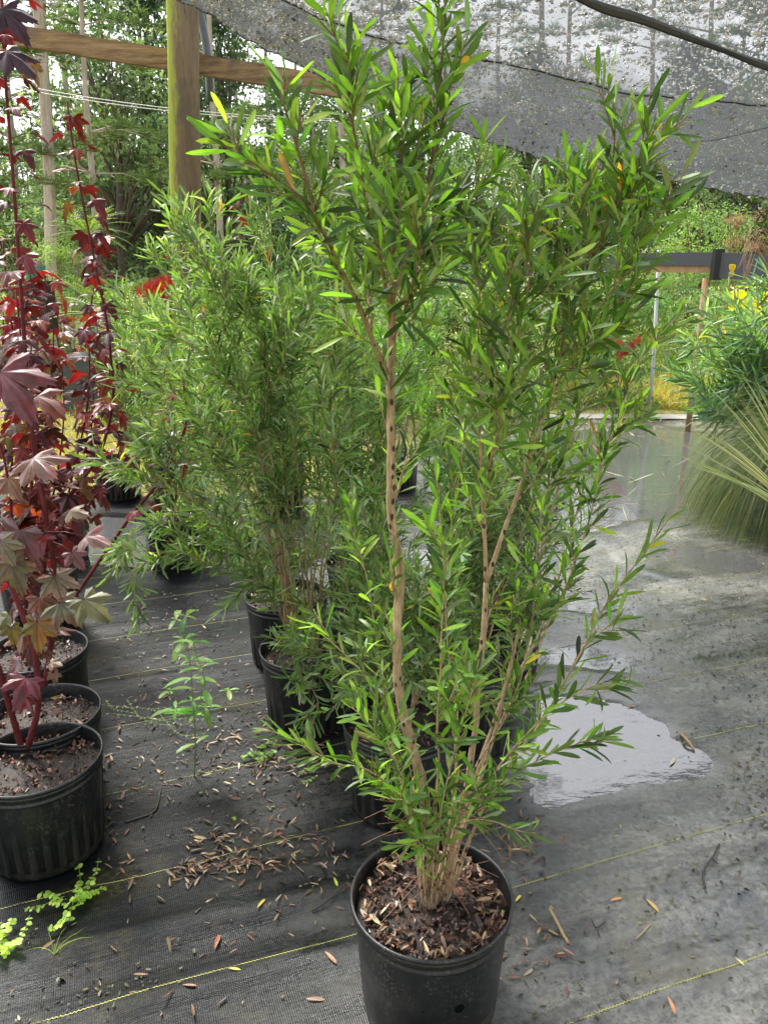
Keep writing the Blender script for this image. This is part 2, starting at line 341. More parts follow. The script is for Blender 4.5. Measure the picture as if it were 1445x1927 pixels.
# yellow stitch lines
def stitch_mat():
    t = NT('stitch_thread'); n = t.noise(t.obj(), 7., 6, .75); f = t.noise(t.obj(), 90., 3); c = t.mix(f, (.34, .34, .09), (.52, .52, .16)); c = t.mix(t.ramp(n, .50, .62), c, (.07, .065, .04)); return t.fin(t.pr(c, .6, .3))
SM = stitch_mat(); SMD = plain('stitch_thread_dull', (.24, .24, .10), .6, .3, 30., .5)
for k in range(-2, 9):
    off = H * (.9305 + .2465 * k) + (.0 if k < 1 else .004 * k); near = k < 3
    u = np.arange(-3.2, 6.0, .0022 if near else .01)
    wob = .0016 * np.sin(u * 2 * math.pi / .0095) if near else .0 * u
    wander = np.array([.012 * noise.noise(Vector((a * .8, k * 3.3, 1.))) for a in u])
    v = off + wander + wob
    x = u * CU[0] + v * CV[0]; y = u * CU[1] + v * CV[1]
    ok = (y > .4) & (y < 9) & (x > -4.4) & (x < 6); x, y = x[ok], y[ok]
    if len(x) < 10: continue
    z = gh(x, y) + .0012; hw = .0013 if near else .0016
    a = np.stack([x - CV[0] * hw, y - CV[1] * hw, z], -1); b = np.stack([x + CV[0] * hw, y + CV[1] * hw, z], -1)
    m_ = np.stack([x, y, z + .0012], -1)
    V = np.stack([a, m_, b], 1).reshape(-1, 3); n = len(x); i = np.arange(n - 1) * 3
    mk('stitch_line', V, np.concatenate([np.stack([i, i + 3, i + 4, i + 1], -1), np.stack([i + 1, i + 4, i + 5, i + 2], -1)]), SM if k < 3 else SMD, ground)
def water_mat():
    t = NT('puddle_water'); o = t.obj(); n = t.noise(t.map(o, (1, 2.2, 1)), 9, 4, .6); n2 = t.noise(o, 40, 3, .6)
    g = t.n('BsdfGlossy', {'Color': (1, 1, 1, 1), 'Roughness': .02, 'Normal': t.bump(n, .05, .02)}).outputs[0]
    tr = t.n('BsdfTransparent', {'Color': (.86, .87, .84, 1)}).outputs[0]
    dif = t.n('BsdfDiffuse', {'Color': (.30, .30, .31, 1)}).outputs[0]      # milky body colour stands in for bright sky reflection
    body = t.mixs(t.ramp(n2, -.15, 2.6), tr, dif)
    fr = t.n('Fresnel', {'IOR': 2.3}).outputs[0]  # index raised past water's to strengthen the sky reflection
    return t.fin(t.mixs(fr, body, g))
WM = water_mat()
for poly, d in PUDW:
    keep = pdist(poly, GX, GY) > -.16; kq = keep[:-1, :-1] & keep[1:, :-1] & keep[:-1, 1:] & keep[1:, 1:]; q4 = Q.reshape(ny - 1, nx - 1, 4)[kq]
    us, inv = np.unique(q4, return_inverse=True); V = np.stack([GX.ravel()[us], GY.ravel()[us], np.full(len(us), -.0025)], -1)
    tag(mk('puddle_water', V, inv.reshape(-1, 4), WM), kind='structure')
def grassland_mat():
    t = NT('grassland'); o = t.obj(); n = t.noise(o, .35, 6, .6); f = t.noise(o, 9, 6, .8)
    c = t.mix(t.ramp(n, .35, .62), (.30, .22, .10), (.13, .17, .04)); c = t.mix(t.ramp(f, .35, .7), c, (.36, .30, .14))
    return t.fin(t.pr(c, .9, .1, t.bump(f, .8, .05)))
GM = grassland_mat()
ang = np.linspace(0, 2 * math.pi, 64, endpoint=False)
V = np.vstack([[[0, 5, -.06]], np.c_[np.cos(ang) * 400, 5 + np.sin(ang) * 400, np.full(64, -.06)]])
tag(mk('ground', V, np.array([[0, 1 + i, 1 + (i + 1) % 64] for i in range(64)]), GM, smooth=False), kind='structure')
# grassy strip on the left edge of the fabric and beyond, gently humped
def patch(name, x0, x1, y0, y1, f, mat, st=.12):
    xs = np.arange(x0, x1 + st, st); ys = np.arange(y0, y1 + st, st); X, Y = np.meshgrid(xs, ys)
    Z = np.array([f(a, b) for a, b in zip(X.ravel(), Y.ravel())]); nx_ = len(xs)
    i = (np.arange(len(ys) - 1)[:, None] * nx_ + np.arange(nx_ - 1)[None])
    return mk(name, np.c_[X.ravel(), Y.ravel(), Z], np.stack([i, i + 1, i + nx_ + 1, i + nx_], -1).reshape(-1, 4), mat)
def hump(x, y):
    e = min((y - 5.7) / .5, (-.2 - x + .35 * (y - 6)) / .5) if y < 9.3 else 1
    e = max(-.6, min(1, e)); return (.03 if e > 0 else .09) * e + .03 * fbm(x * 1.3, y * 1.3) * max(e, 0)
tag(patch('dirt_bank', -9, 14, 5.4, 16, hump, GM), kind='structure')
# ------------------------------------------------------------------ pots
RP, HP = .18, .30
def pot_mesh(kind):
    h, r = HP, RP
    prof = [(.0, 0.004), (r * .80, .004), (r * .83, .0), (r * .85, .012), (r * .87, .05), (r * .885, .12), (r * .905, .20), (r * .925, h - .052), (r * .93, h - .046),
            (r * .972, h - .044), (r * .975, h - .038), (r * .955, h - .035), (r * .955, h - .026), (r * .978, h - .023), (r * .978, h - .015), (r * .962, h - .013), (r * 1.0, h - .009), (r * 1.005, h - .004), (r * .995, h), (r * .972, h + .001),
            (r * .962, h - .006), (r * .945, h - .03), (r * .925, h - .10), (r * .86, .03), (0, .03)]
    def mod(z, th, pf):
        out = np.zeros((len(pf), th.shape[1])); body = ((pf[:, 1] > .01) & (pf[:, 1] < h - .045))[:, None] * (np.arange(len(pf)) < 8)[:, None]
        if kind == 'ribbed': out = out + body * .0035 * np.sign(np.sin(th * 26)) * np.abs(np.sin(th * 26)) ** .35
        else: out = out + body * (-.003) * (np.abs(np.sin(th * 7)) < .13)
        return out - .0012 * np.cos(2 * th + 1) 
    # finer rows on the body
    return lathe(prof, 312 if kind == 'ribbed' else 224, mod)
POTV = {k: pot_mesh(k) for k in ('ribbed', 'plain')}
def pot_part(parent, kind='ribbed', name='pot'):
    V, f = POTV[kind]; o = mk(name, V, f, M['pot'], parent)
    o.data.materials[0] = M['pot']
    return o
DRY = [(.19, .11, .055), (.30, .20, .11), (.12, .06, .03), (.24, .145, .08), (.07, .038, .02), (.40, .31, .18), (.14, .08, .05), (.05, .03, .02)]
def soil_parts(parent, seed, nleaf=120, chips=260, zs=.258, ring=True, chipcol=((.05, .025, .017), (.11, .05, .035), (.03, .018, .014), (.20, .10, .07))):
    rs = .168; n = 26; rr = np.linspace(0, rs, n); th = np.linspace(0, 2 * math.pi, 72, endpoint=False)
    V = [[0, 0, zs + .012]]
    for r in rr[1:]:
        for t in th:
            x, y = r * math.cos(t), r * math.sin(t)
            V.append([x, y, zs + .010 * (1 - (r / rs) ** 2) + .006 * fbm(x * 18 + seed, y * 18) + .004 * fbm(x * 70, y * 70 + seed)])
    j = np.arange(72); F3 = np.stack([np.zeros(72, int), 1 + j, 1 + (j + 1) % 72], -1)
    F4 = np.concatenate([np.stack([1 + k * 72 + j, 1 + (k + 1) * 72 + j, 1 + (k + 1) * 72 + (j + 1) % 72, 1 + k * 72 + (j + 1) % 72], -1) for k in range(n - 2)])
    mk('potting_soil', V, [F3, F4], M['soil'], parent)
    b = MB()
    for i in range(chips):
        a = R.uniform(0, 6.283); r = rs * math.sqrt(R.random()) * .98; x, y = r * math.cos(a), r * math.sin(a); s = R.uniform(.004, .013) * (1.6 if R.random() < .1 else 1)
        q = rand_unit(3); ax = np.linalg.qr(q + np.array([[0, 0, 0], [0, 0, 0], [0, 0, 1.5]]))[0].T
        Vb, fb = box((0, 0, 0), (s, s * R.uniform(.4, .8), s * R.uniform(.15, .35))); Vb = Vb * (1 + .25 * rng.normal(size=Vb.shape)); Vb = Vb @ ax + np.array([x, y, zs + .012 + R.uniform(-.002, .007)])
        c = np.array(R.choice(chipcol)) * R.uniform(.6, 1.4); b.add(Vb, fb, [*c, 1])
    tag(b.build('bark_mulch', M['chips'], parent, smooth=False), kind='stuff')
    if nleaf:
        a = rng.uniform(0, 2 * math.pi, nleaf); r = rs * np.where(rng.random(nleaf) < (.62 if ring else .2), rng.uniform(.78, 1.0, nleaf), np.sqrt(rng.random(nleaf)) * .9)
        edge = np.clip((r / rs - .7) / .3, 0, 1)
        Pp = np.stack([r * np.cos(a), r * np.sin(a), zs + .014 + rng.uniform(0, .016, nleaf) * (edge + .3)], -1)
        D = unit(np.stack([rng.normal(size=nleaf), rng.normal(size=nleaf), .22 * rng.normal(size=nleaf)], -1)); U = unit(np.array([0, 0, 1.]) + .6 * rng.normal(size=(nleaf, 3)))
        L = rng.uniform(.014, .042, nleaf); Pp = Pp - D * L[:, None] * .5
        rad = np.hypot(Pp[:, 0], Pp[:, 1]); k = np.minimum(1, .158 / np.maximum(rad, .001)); Pp[:, 0] *= k; Pp[:, 1] *= k
        tip = Pp + D * L[:, None]; over = np.hypot(tip[:, 0], tip[:, 1]) > .166; D[over, :2] *= -1
        V, f, c = leaves_arr(Pp, D, U, L, L * rng.uniform(.17, .28, nleaf), rng.uniform(-.25, .35, nleaf), rng.uniform(.2, .9, nleaf), pick(DRY, nleaf))
        c[:, 3] = 1
        tag(mk('dry_leaf_litter', V, f, M['dry'], parent, True, c), kind='stuff')

# ------------------------------------------------------------------ shrubs
GREEN = [(.078, .150, .030), (.108, .205, .036), (.155, .275, .048), (.042, .086, .024), (.25, .40, .06), (.20, .26, .14)]
GREENW = [.20, .25, .22, .11, .10, .12]
TIPG = np.array([.16, .34, .03])
class Shrub:
    def __init__(s): s.L = []; s.stems = []
    def leaves_on(s, path, sp, ll, lw, t0, t1, ang=(.95, .45), col=GREEN, w=GREENW, droop=.05, tipfresh=.35, phase=None, roll=.5):
        seg = np.linalg.norm(np.diff(path, axis=0), axis=1); cum = np.r_[0, np.cumsum(seg)]; Lt = cum[-1]
        n = int(Lt * (t1 - t0) / sp)
        if n < 1: return
        d = Lt * t0 + (np.arange(n) + rng.uniform(-.35, .35, n)) * sp; d = np.clip(d, 0, Lt * .999)
        idx = np.clip(np.searchsorted(cum, d) - 1, 0, len(seg) - 1); fr = ((d - cum[idx]) / np.maximum(seg[idx], 1e-6))[:, None]
        p = path[idx] * (1 - fr) + path[idx + 1] * fr; T = unit(path[idx + 1] - path[idx]); t = d / Lt
        ref = rand_unit(1)[0]; A = unit(np.cross(T, ref)); B = np.cross(T, A)
        ph = (phase if phase is not None else rng.uniform(0, 6)) + np.arange(n) * 2.39996 + rng.normal(size=n) * .25
        O = np.cos(ph)[:, None] * A + np.sin(ph)[:, None] * B
        a = ang[0] + (ang[1] - ang[0]) * t ** 3 + rng.normal(size=n) * .13
        D = np.cos(a)[:, None] * T + np.sin(a)[:, None] * O; D[:, 2] -= droop * rng.uniform(0, 2, n); D = unit(D)
        U = unit(T + roll * rng.normal(size=(n, 3)))
        near = np.clip((t - .93) / .07, 0, 1)
        L = ll * rng.uniform(.72, 1.15, n) * (1 - .5 * near); c = pick(col, n, w, .28); od = rng.random(n) < .006; c[od] = pick([(.55, .42, .05), (.50, .24, .05), (.30, .18, .08)], int(od.sum()))
        fresh = near[:, None] * tipfresh; c = c * (1 - fresh) + TIPG * fresh
        s.L.append((p, D, U, L, lw * rng.uniform(.8, 1.15, n) * (1 - .3 * near), np.where(rng.random(n) < .12, rng.uniform(.2, .5, n), rng.uniform(-.08, .2, n)), rng.uniform(.05, .7, n), c))
    def twig(s, mb, p0, d0, ln, r0, lift=.12, wob=.10, k=8):
        p = np.array(p0, float); d = unit(d0); pts = [p.copy()]; b = rand_unit(1)[0] * wob
        for i in range(k):
            d = unit(d + np.array([0, 0, lift]) / k * 2 + b / k + rng.normal(size=3) * .05); p = p + d * ln / k; pts.append(p.copy())
        pts = np.array(pts); V, f = tube(pts, np.linspace(r0, max(r0 * .35, .0007), len(pts)), 5); mb.add(V, f); return pts
    def stem(s, pts, r0, r1, nb=10, b0=.3, bl=(.16, .34), sp=.010, ll=.061, lw=.0092, sub=2, la=.35, lb=.15, step=.02, ang=(.80, .40), lift=.26, colw=None, col=None, droop=.05, bdir=None, bang=(.38, .70), frac=1., bend=None, k=8):
        kw = dict(ang=ang, droop=droop)
        if col is not None: kw['col'] = col; kw['w'] = colw
        path = spline(pts, step); n = len(path); path = path + np.array([noise.noise_vector(Vector(q * 7)) for q in path]) * .006
        mb = MB(); t = np.linspace(0, 1, n); rad = (r0 + (r1 - r0) * t ** .8) * .86
        rad = rad * (1 + .22 * np.array([noise.noise(Vector(q * 45)) for q in path])); V, f = tube(path, rad, k); mb.add(V, f)
        s.leaves_on(path, sp, ll, lw, la, 1., **kw)
        az = rng.uniform(0, 6)
        for i in range(nb):
            tt = b0 + (1 - b0) * (i + rng.uniform(0, .9)) / nb * .96; j = min(int(tt * (n - 1)), n - 2); T = unit(path[j + 1] - path[j]); A = unit(np.cross(T, [.3, .9, .2])); B = np.cross(T, A)
            az += 2.4 + rng.normal() * .4; O = math.cos(az) * A + math.sin(az) * B; a = rng.uniform(*bang); d = math.cos(a) * T + math.sin(a) * O
            if bdir is not None: d = unit(d + np.asarray(bdir))
            ln = rng.uniform(*bl) * (1 - .35 * tt)
            q = s.twig(mb, path[j], d, ln, max(.0012, rad[j] * .42), lift)
            s.leaves_on(q, sp, ll, lw, lb, 1., **kw)
            for _ in range(sub if rng.random() < .85 else 0):
                m_ = int(rng.uniform(.2, .7) * (len(q) - 2)); T2 = unit(q[m_ + 1] - q[m_]); d2 = unit(T2 + .75 * unit(np.cross(T2, rand_unit(1)[0])))
                q2 = s.twig(mb, q[m_], d2, ln * rng.uniform(.35, .6), max(.001, rad[j] * .25), lift)
                s.leaves_on(q2, sp, ll, lw, .1, 1., **kw)
        s.stems.append(mb)
    def build(s, root, loc, leafmat, barkmat, stemname='stem'):
        for mb in s.stems: mb.build(stemname, barkmat, root, off=loc)
        a = [np.concatenate([np.atleast_1d(x[i]) for x in s.L]) for i in range(8)]
        V, f, c = leaves_arr(*a); o = mk('foliage', V - np.asarray(loc), f, leafmat, root, True, c); return len(a[0])
def pxpath(pts, base):  # pts (px, py, dy)
    return [P(x, y, base + d) for x, y, d in pts]

# --- the main bottlebrush in front
BX, BY = .105, 1.378
loc = np.array([BX, BY, float(gh(BX, BY)) + .002])
main = thing('potted_bottlebrush', loc, 'tall bottlebrush shrub in the nearest black pot, long green leaves on several pale trunks', 'potted shrub')
pot_part(main, 'plain')
for a, z, r in ((-1.25, .150, .011), (-1.58, .185, .0042), (-1.72, .150, .003), (-1.1, .20, .002)):
    rr = RP * .903 + .0015; th = np.linspace(0, 2 * math.pi, 20, endpoint=False); c = np.array([rr * math.cos(a), rr * math.sin(a), z]); tn = np.array([-math.sin(a), math.cos(a), 0])
    V = np.vstack([c, c + r * np.cos(th)[:, None] * tn + r * np.sin(th)[:, None] * np.array([0, 0, 1.])]); mk('drain_hole', V, np.array([[0, 1 + i, 1 + (i + 1) % 20] for i in range(20)]), M['hole'], main, False)
soil_parts(main, 3., 210, 650)
S = Shrub(); B0 = (BX, BY)
def base(dx, dy, z=.27): return np.array([BX + dx * .75, BY + dy * .75, z])
# trunk and its forks
T1 = [base(-.012, .0)] + pxpath([(803, 1560, .0), (800, 1490, .0), (772, 1400, -.01), (752, 1290, -.02), (750, 1180, -.03), (752, 1080, -.03), (738, 975, -.04), (737, 870, -.04), (735, 740, -.04), (737, 640, -.03), (738, 570, -.03)], BY)
S.stem(T1, .0150, .0078, nb=5, b0=.42, bl=(.12, .22), la=.97, sub=1)
for pts, r, nb in (([(738, 570, -.03), (735, 480, -.02), (745, 380, 0), (752, 260, .02), (758, 170, .03)], .0055, 9),
                   ([(737, 600, -.03), (715, 500, -.06), (690, 400, -.10), (672, 280, -.12), (655, 160, -.14), (652, 45, -.15)], .0048, 8),
                   ([(740, 560, -.03), (775, 450, .02), (805, 340, .05), (822, 240, .05), (832, 110, .04), (840, -25, .04)], .0050, 11),
                   ([(738, 600, -.03), (800, 500, .08), (860, 410, .14), (905, 345, .18), (925, 305, .2)], .0045, 9),
                   ([(730, 700, -.04), (690, 610, -.10), (640, 500, -.16), (600, 420, -.20), (560, 365, -.24), (500, 322, -.25), (450, 290, -.26), (392, 256, -.27)], .0058, 7),
                   ([(600, 430, -.20), (575, 340, -.22), (545, 240, -.22), (528, 165, -.22)], .0038, 4),
                   ([(700, 620, -.08), (690, 520, .02), (700, 420, .08), (715, 300, .12), (700, 190, .14)], .0040, 9),
                   ([(738, 640, -.03), (770, 560, -.12), (785, 470, -.18), (775, 380, -.22)], .0036, 7)):
    S.stem(pxpath(pts, BY), r, .0014, nb=nb, b0=.10, la=.25, bl=(.09, .19) if pts[-1][0] > 560 else (.06, .13), sp=.0102)
T2 = [base(.022, .008)] + pxpath([(848, 1590, .02), (880, 1470, .04), (893, 1380, .06), (900, 1290, .07), (912, 1180, .08), (915, 1095, .09)], BY)
S.stem(T2, .0095, .0068, nb=3, b0=.5, la=.98, bl=(.1, .2), sub=1)
for pts, r, nb in (([(915, 1095, .09), (910, 1000, .09), (908, 900, .09), (902, 780, .08), (898, 660, .08), (905, 540, .10), (890, 440, .12), (870, 380, .13)], .0058, 14),
                   ([(915, 1095, .09), (945, 1010, .10), (975, 930, .12), (1003, 850, .13), (1030, 760, .15), (1060, 650, .16), (1095, 530, .16), (1125, 420, .15), (1148, 320, .15), (1158, 230, .15), (1165, 165, .15)], .0062, 22),
                   ([(1100, 520, .16), (1140, 430, .10), (1185, 350, .06), (1215, 300, .04), (1250, 245, .02)], .0036, 11),
                   ([(918, 900, .09), (940, 800, .0), (960, 690, -.05), (985, 580, -.08), (1000, 480, -.1), (985, 390, -.1)], .0042, 14),
                   ([(905, 760, .09), (925, 650, .18), (950, 540, .22), (960, 430, .25)], .0040, 11), ([(1030, 760, .15), (1080, 660, .08), (1130, 580, .04), (1180, 500, .02), (1215, 420, .0)], .0036, 12), ([(1060, 650, .16), (1060, 540, .20), (1040, 440, .24), (1060, 350, .26)], .0036, 11)):
    S.stem(pxpath(pts, BY), r, .0014, nb=nb, b0=.14, la=.3, bl=(.11, .23), sp=.0135)
for st, pts, r, nb, la, b0 in ((base(.03, .015), [(870, 1560, .05), (925, 1400, .10), (960, 1250, .14), (1000, 1100, .18), (1040, 960, .2), (1075, 820, .2), (1120, 690, .2), (1165, 590, .19), (1215, 520, .17), (1250, 470, .16)], .0075, 22, .42, .3),
                   (base(.02, .03), [(880, 1500, .10), (940, 1330, .2), (1010, 1200, .25), (1050, 1080, .28), (1085, 960, .30), (1120, 860, .32), (1170, 800, .32), (1225, 770, .32)], .0062, 17, .5, .35),
                   (base(.04, .005), [(900, 1540, -.02), (960, 1440, -.06), (1020, 1350, -.08), (1075, 1260, -.10), (1130, 1160, -.10), (1190, 1070, -.10), (1240, 1000, -.10), (1270, 958, -.10)], .0050, 1, .38, .5),
                   (base(.03, -.005), [(880, 1540, -.04), (950, 1430, -.10), (1030, 1340, -.13), (1110, 1290, -.14), (1190, 1272, -.14)], .0040, 6, .35, .35),
                   (base(.03, .0), [(890, 1560, -.02), (950, 1470, -.05), (1020, 1425, -.06), (1100, 1395, -.06), (1155, 1388, -.06)], .0034, 3, .4, .35),
                   (base(.01, .02), [(855, 1480, .12), (850, 1300, .2), (840, 1150, .24), (850, 1000, .25), (870, 850, .26), (860, 700, .28)], .0060, 13, .3, .25),
                   (base(.0, -.012), [(822, 1500, -.08), (822, 1350, -.13), (830, 1200, -.15), (835, 1080, -.17), (822, 960, -.18), (815, 880, -.18)], .0040, 5, .45, .5),
                   (base(.0, -.01), [(830, 1540, -.08), (850, 1420, -.14), (880, 1320, -.17), (900, 1240, -.18)], .0034, 5, .4, .35),
                   (base(-.02, -.005), [(780, 1580, -.03), (748, 1500, -.06), (690, 1452, -.10), (640, 1440, -.13), (590, 1415, -.15), (545, 1390, -.16), (490, 1372, -.17)], .0036, 6, .3, .3),
                   (base(-.018, .0), [(775, 1560, .02), (742, 1450, .03), (720, 1350, .04), (690, 1280, .05), (655, 1240, .06), (600, 1190, .07)], .0042, 8, .45, .3),
                   (base(-.012, -.01), [(785, 1570, -.06), (765, 1500, -.12), (740, 1430, -.15), (700, 1370, -.18), (660, 1330, -.2)], .0032, 5, .4, .35),
                   (base(-.02, .01), [(770, 1540, .06), (745, 1420, .1), (720, 1280, .12), (700, 1150, .13), (680, 1040, .14), (655, 930, .14)], .0045, 8, .42, .35),
                   (base(.0, -.02), [(812, 1625, -.05), (800, 1570, -.07), (770, 1590, -.08), (735, 1600, -.08)], .0022, 1, .3, .5),
                   (base(.01, -.02), [(830, 1620, -.04), (850, 1560, -.07), (900, 1540, -.09), (975, 1560, -.1)], .0026, 3, .45, .45),
                   (base(.03, .01), [(870, 1500, .06), (960, 1330, .12), (1000, 1180, .15), (1010, 1040, .16), (1040, 900, .16), (1090, 820, .15)], .0048, 11, .35, .35),
                   (base(.03, .02), [(900, 1450, .1), (1000, 1250, .2), (1100, 1000, .25), (1150, 820, .28), (1200, 690, .28), (1255, 620, .27), (1320, 600, .26)], .0052, 16, .5, .45)):
    S.stem([st] + pxpath(pts, BY), r, .0012, nb=max(1, int(nb * .75)), b0=b0, la=la, bl=(.07, .17), sp=.0108, sub=1)
mb0 = MB(); q_ = np.array([[BX + .004, BY + .004, .235], [BX + .004, BY + .004, .262], [BX, BY, .29], [BX, BY, .33], [BX - .004, BY, .37]]); V, f = tube(spline(q_, .008), .021, 24); V = V + np.array([.013 * np.array(noise.noise_vector(Vector(v * 45))) for v in V]) + np.array([(v - [BX, BY, v[2]]) * (-.5 * max(0, (v[2] - .29) / .08)) for v in V]); mb0.add(V, f); mb0.build('root_crown', bark('root_bark', (.10, .06, .035), (.34, .235, .14), False), main, off=loc)
nl = S.build(main, loc, M['leaf'], M['bark']); print('main leaves', nl)
# tangle of fine dead twigs at its foot
mb = MB(); S2 = Shrub()
for i in range(60):
    a = R.uniform(0, 6.28); z = R.uniform(.33, .62); p0 = np.array([BX + .05 * math.cos(a) * z * 2, BY + .04 * math.sin(a), z]); S2.twig(mb, p0, [math.cos(a), math.sin(a) * .8, R.uniform(-.9, .5)], R.uniform(.05, .15), .0011, 0, .6, 5)
mb.build('dead_twigs', M['twig'], main, off=loc)

# --- other bottlebrushes, procedural fountains of stems with a few traced ones
GREY = [(.125, .205, .07), (.17, .265, .10), (.25, .34, .19), (.06, .115, .04), (.33, .41, .27), (.21, .33, .075)]
GREYW = [.25, .27, .17, .12, .09, .10]
def bottlebrush(cx, cy, label, top, lean, n, spread, extra=(), ll=.062, lw=.0082, nb=11, group=None, kind='ribbed', litter=70, sp=.0082, potted=True, low=5, col=None, colw=None, bl=(.12, .28), name='potted_bottlebrush', b0=.28, sub=2):
    z0 = float(gh(cx, cy)) + .002; loc = np.array([cx, cy, z0]); root = thing(name, loc, label, 'potted shrub' if potted else 'shrub', group)
    if potted: pot_part(root, kind); soil_parts(root, cx * 7, litter, 140)
    s = Shrub(); col = GREY if col is None else col; colw = GREYW if colw is None else colw
    kw = dict(ll=ll, lw=lw, sp=sp, col=col, colw=colw, sub=sub, bl=bl, k=6, step=.04, droop=.08)
    for i in range(n):
        a = 2 * math.pi * (i + R.uniform(-.3, .3)) / n; h = top * R.uniform(.72, 1.0); e = spread * R.uniform(.35, 1.0)
        p0 = np.array([cx + .03 * math.cos(a), cy + .03 * math.sin(a), z0 + .26]); q = [p0]
        for t in (.25, .5, .75, 1.): q.append(np.array([cx + lean[0] * t + e * math.cos(a) * t ** .8 + R.uniform(-.03, .03), cy + lean[1] * t + e * math.sin(a) * t ** .8 + R.uniform(-.03, .03), z0 + .26 + (h - .26) * t ** .92]))
        s.stem(q, .0065, .0013, nb=nb, b0=b0, la=.4, **kw)
    for i in range(low):   # drooping skirt
        a = 2 * math.pi * (i + R.uniform(-.3, .3)) / low; e = R.uniform(.25, .45); p0 = np.array([cx, cy, z0 + .28])
        q = [p0, p0 + [e * .4 * math.cos(a), e * .4 * math.sin(a), .22], p0 + [e * math.cos(a), e * math.sin(a), R.uniform(.15, .35)]]
        s.stem(q, .0028, .001, nb=5, b0=.3, la=.25, **kw)
    for pts, r, la, b in extra: s.stem([P(*q) for q in pts] if len(pts[0]) == 3 else pts, r, .0012, nb=b, b0=.2, la=la, **kw)
    k = s.build(root, loc, M['leaf_fine'], M['bark']); print(label[:40], k); return root
bottlebrush(-.28, 2.57, 'dense fine-leaved bottlebrush left of the tallest shrub, twin bare trunks, black pot with rim showing', 1.90, (-.12, .0), 11, .40,
    extra=[([(540, 1180, 2.55), (530, 1070, 2.52), (505, 930, 2.5), (490, 800, 2.48), (490, 650, 2.46), (460, 500, 2.45)], .0095, .55, 6), ([(545, 1180, 2.55), (532, 1040, 2.5), (515, 900, 2.46), (500, 770, 2.44), (520, 640, 2.42), (560, 520, 2.4)], .0085, .55, 6),
           ([(530, 1080, 2.5), (440, 1040, 2.4), (340, 1005, 2.3), (270, 985, 2.25), (205, 1060, 2.2)], .0035, .3, 9), ([(520, 1100, 2.45), (430, 1000, 2.3), (330, 920, 2.2), (205, 880, 2.15)], .0035, .3, 10), ([(520, 1120, 2.45), (400, 1060, 2.3), (300, 1040, 2.2), (235, 1110, 2.15)], .003, .3, 8), ([(500, 950, 2.5), (420, 880, 2.35), (340, 830, 2.25), (250, 840, 2.2)], .003, .25, 9), ([(495, 820, 2.5), (420, 700, 2.35), (350, 620, 2.3), (290, 600, 2.25)], .0032, .25, 9), ([(490, 700, 2.5), (440, 600, 2.4), (390, 500, 2.3), (350, 410, 2.3)], .0034, .25, 9), ([(500, 760, 2.5), (560, 620, 2.35), (600, 520, 2.3)], .0032, .25, 8),
           ([(500, 900, 2.5), (400, 800, 2.4), (330, 740, 2.35), (240, 720, 2.3)], .0035, .35, 6), ([(540, 1190, 2.4), (510, 1120, 2.3), (480, 1095, 2.25), (430, 1130, 2.2)], .003, .3, 4),
           ([(580, 1200, 2.3), (560, 1260, 2.2), (600, 1320, 2.1), (570, 1400, 2.05)], .0028, .3, 4), ([(640, 1180, 2.3), (700, 1000, 2.2), (730, 860, 2.2)], .004, .3, 7)], low=3, sub=2, b0=.43)
b3 = bottlebrush(-.42, 3.06, 'bottlebrush with one bright red flower spike, its dark pot half hidden behind the twin-trunked one', 1.88, (-.20, .1), 11, .42, nb=12, b0=.32)
bottlebrush(.05, 2.09, 'short leafy bottlebrush directly behind the nearest pot, leaves drooping over its pot', 1.02, (.02, .08), 8, .24, ll=.055, lw=.0085, nb=8, low=6)
bottlebrush(.31, 2.44, 'bottlebrush whose pot stands in the edge of the white puddle', 1.20, (.02, .1), 9, .27, ll=.055, lw=.0085, nb=8, low=4)
bottlebrush(.50, 2.98, 'small dark fine-leaved bottlebrush beside the puddle, right of the shrub row', .88, (.0, .05), 8, .22, ll=.032, lw=.005, nb=8, low=5, col=[(.022, .06, .02), (.04, .095, .03), (.07, .13, .06)], colw=[.4, .4, .2])
bottlebrush(-.10, 3.45, 'bottlebrush deep in the middle of the row, seen through the gaps', 1.45, (.0, .0), 9, .33, nb=9, low=3, ll=.06, lw=.009)
bottlebrush(.42, 3.9, 'yellow-green bottlebrush farther back behind the main trunks', 1.25, (.0, .0), 8, .35, nb=8, low=3, col=[(.12, .25, .03), (.08, .18, .03), (.18, .32, .05)], colw=[.4, .3, .3])
bottlebrush(.88, 5.15, 'distant bottlebrush in a black pot by the far puddle', 1.25, (-.1, .3), 7, .38, nb=7, low=3)
b9 = bottlebrush(-1.22, 4.25, 'bottlebrush back behind the red-leaved plants at left', 1.62, (.05, .0), 10, .42, nb=9, low=2, ll=.06, lw=.007, sub=2)
b10 = bottlebrush(-1.75, 6.2, 'broad bottlebrush in the back row at the far left', 1.55, (.0, .0), 9, .55, nb=8, low=0, ll=.075, lw=.011, sub=1)
bottlebrush(-.75, 5.4, 'back-row bottlebrush showing between post and shrubs', 1.55, (.0, .0), 9, .5, nb=8, low=0, ll=.07, lw=.01, sub=1)
bottlebrush(.1, 5.9, 'back-row bottlebrush seen past the main trunk', 1.5, (.0, .0), 9, .5, nb=8, low=0, ll=.08, lw=.011, sub=1, col=[(.12, .25, .03), (.07, .16, .03), (.16, .28, .06)], colw=[.4, .3, .3])
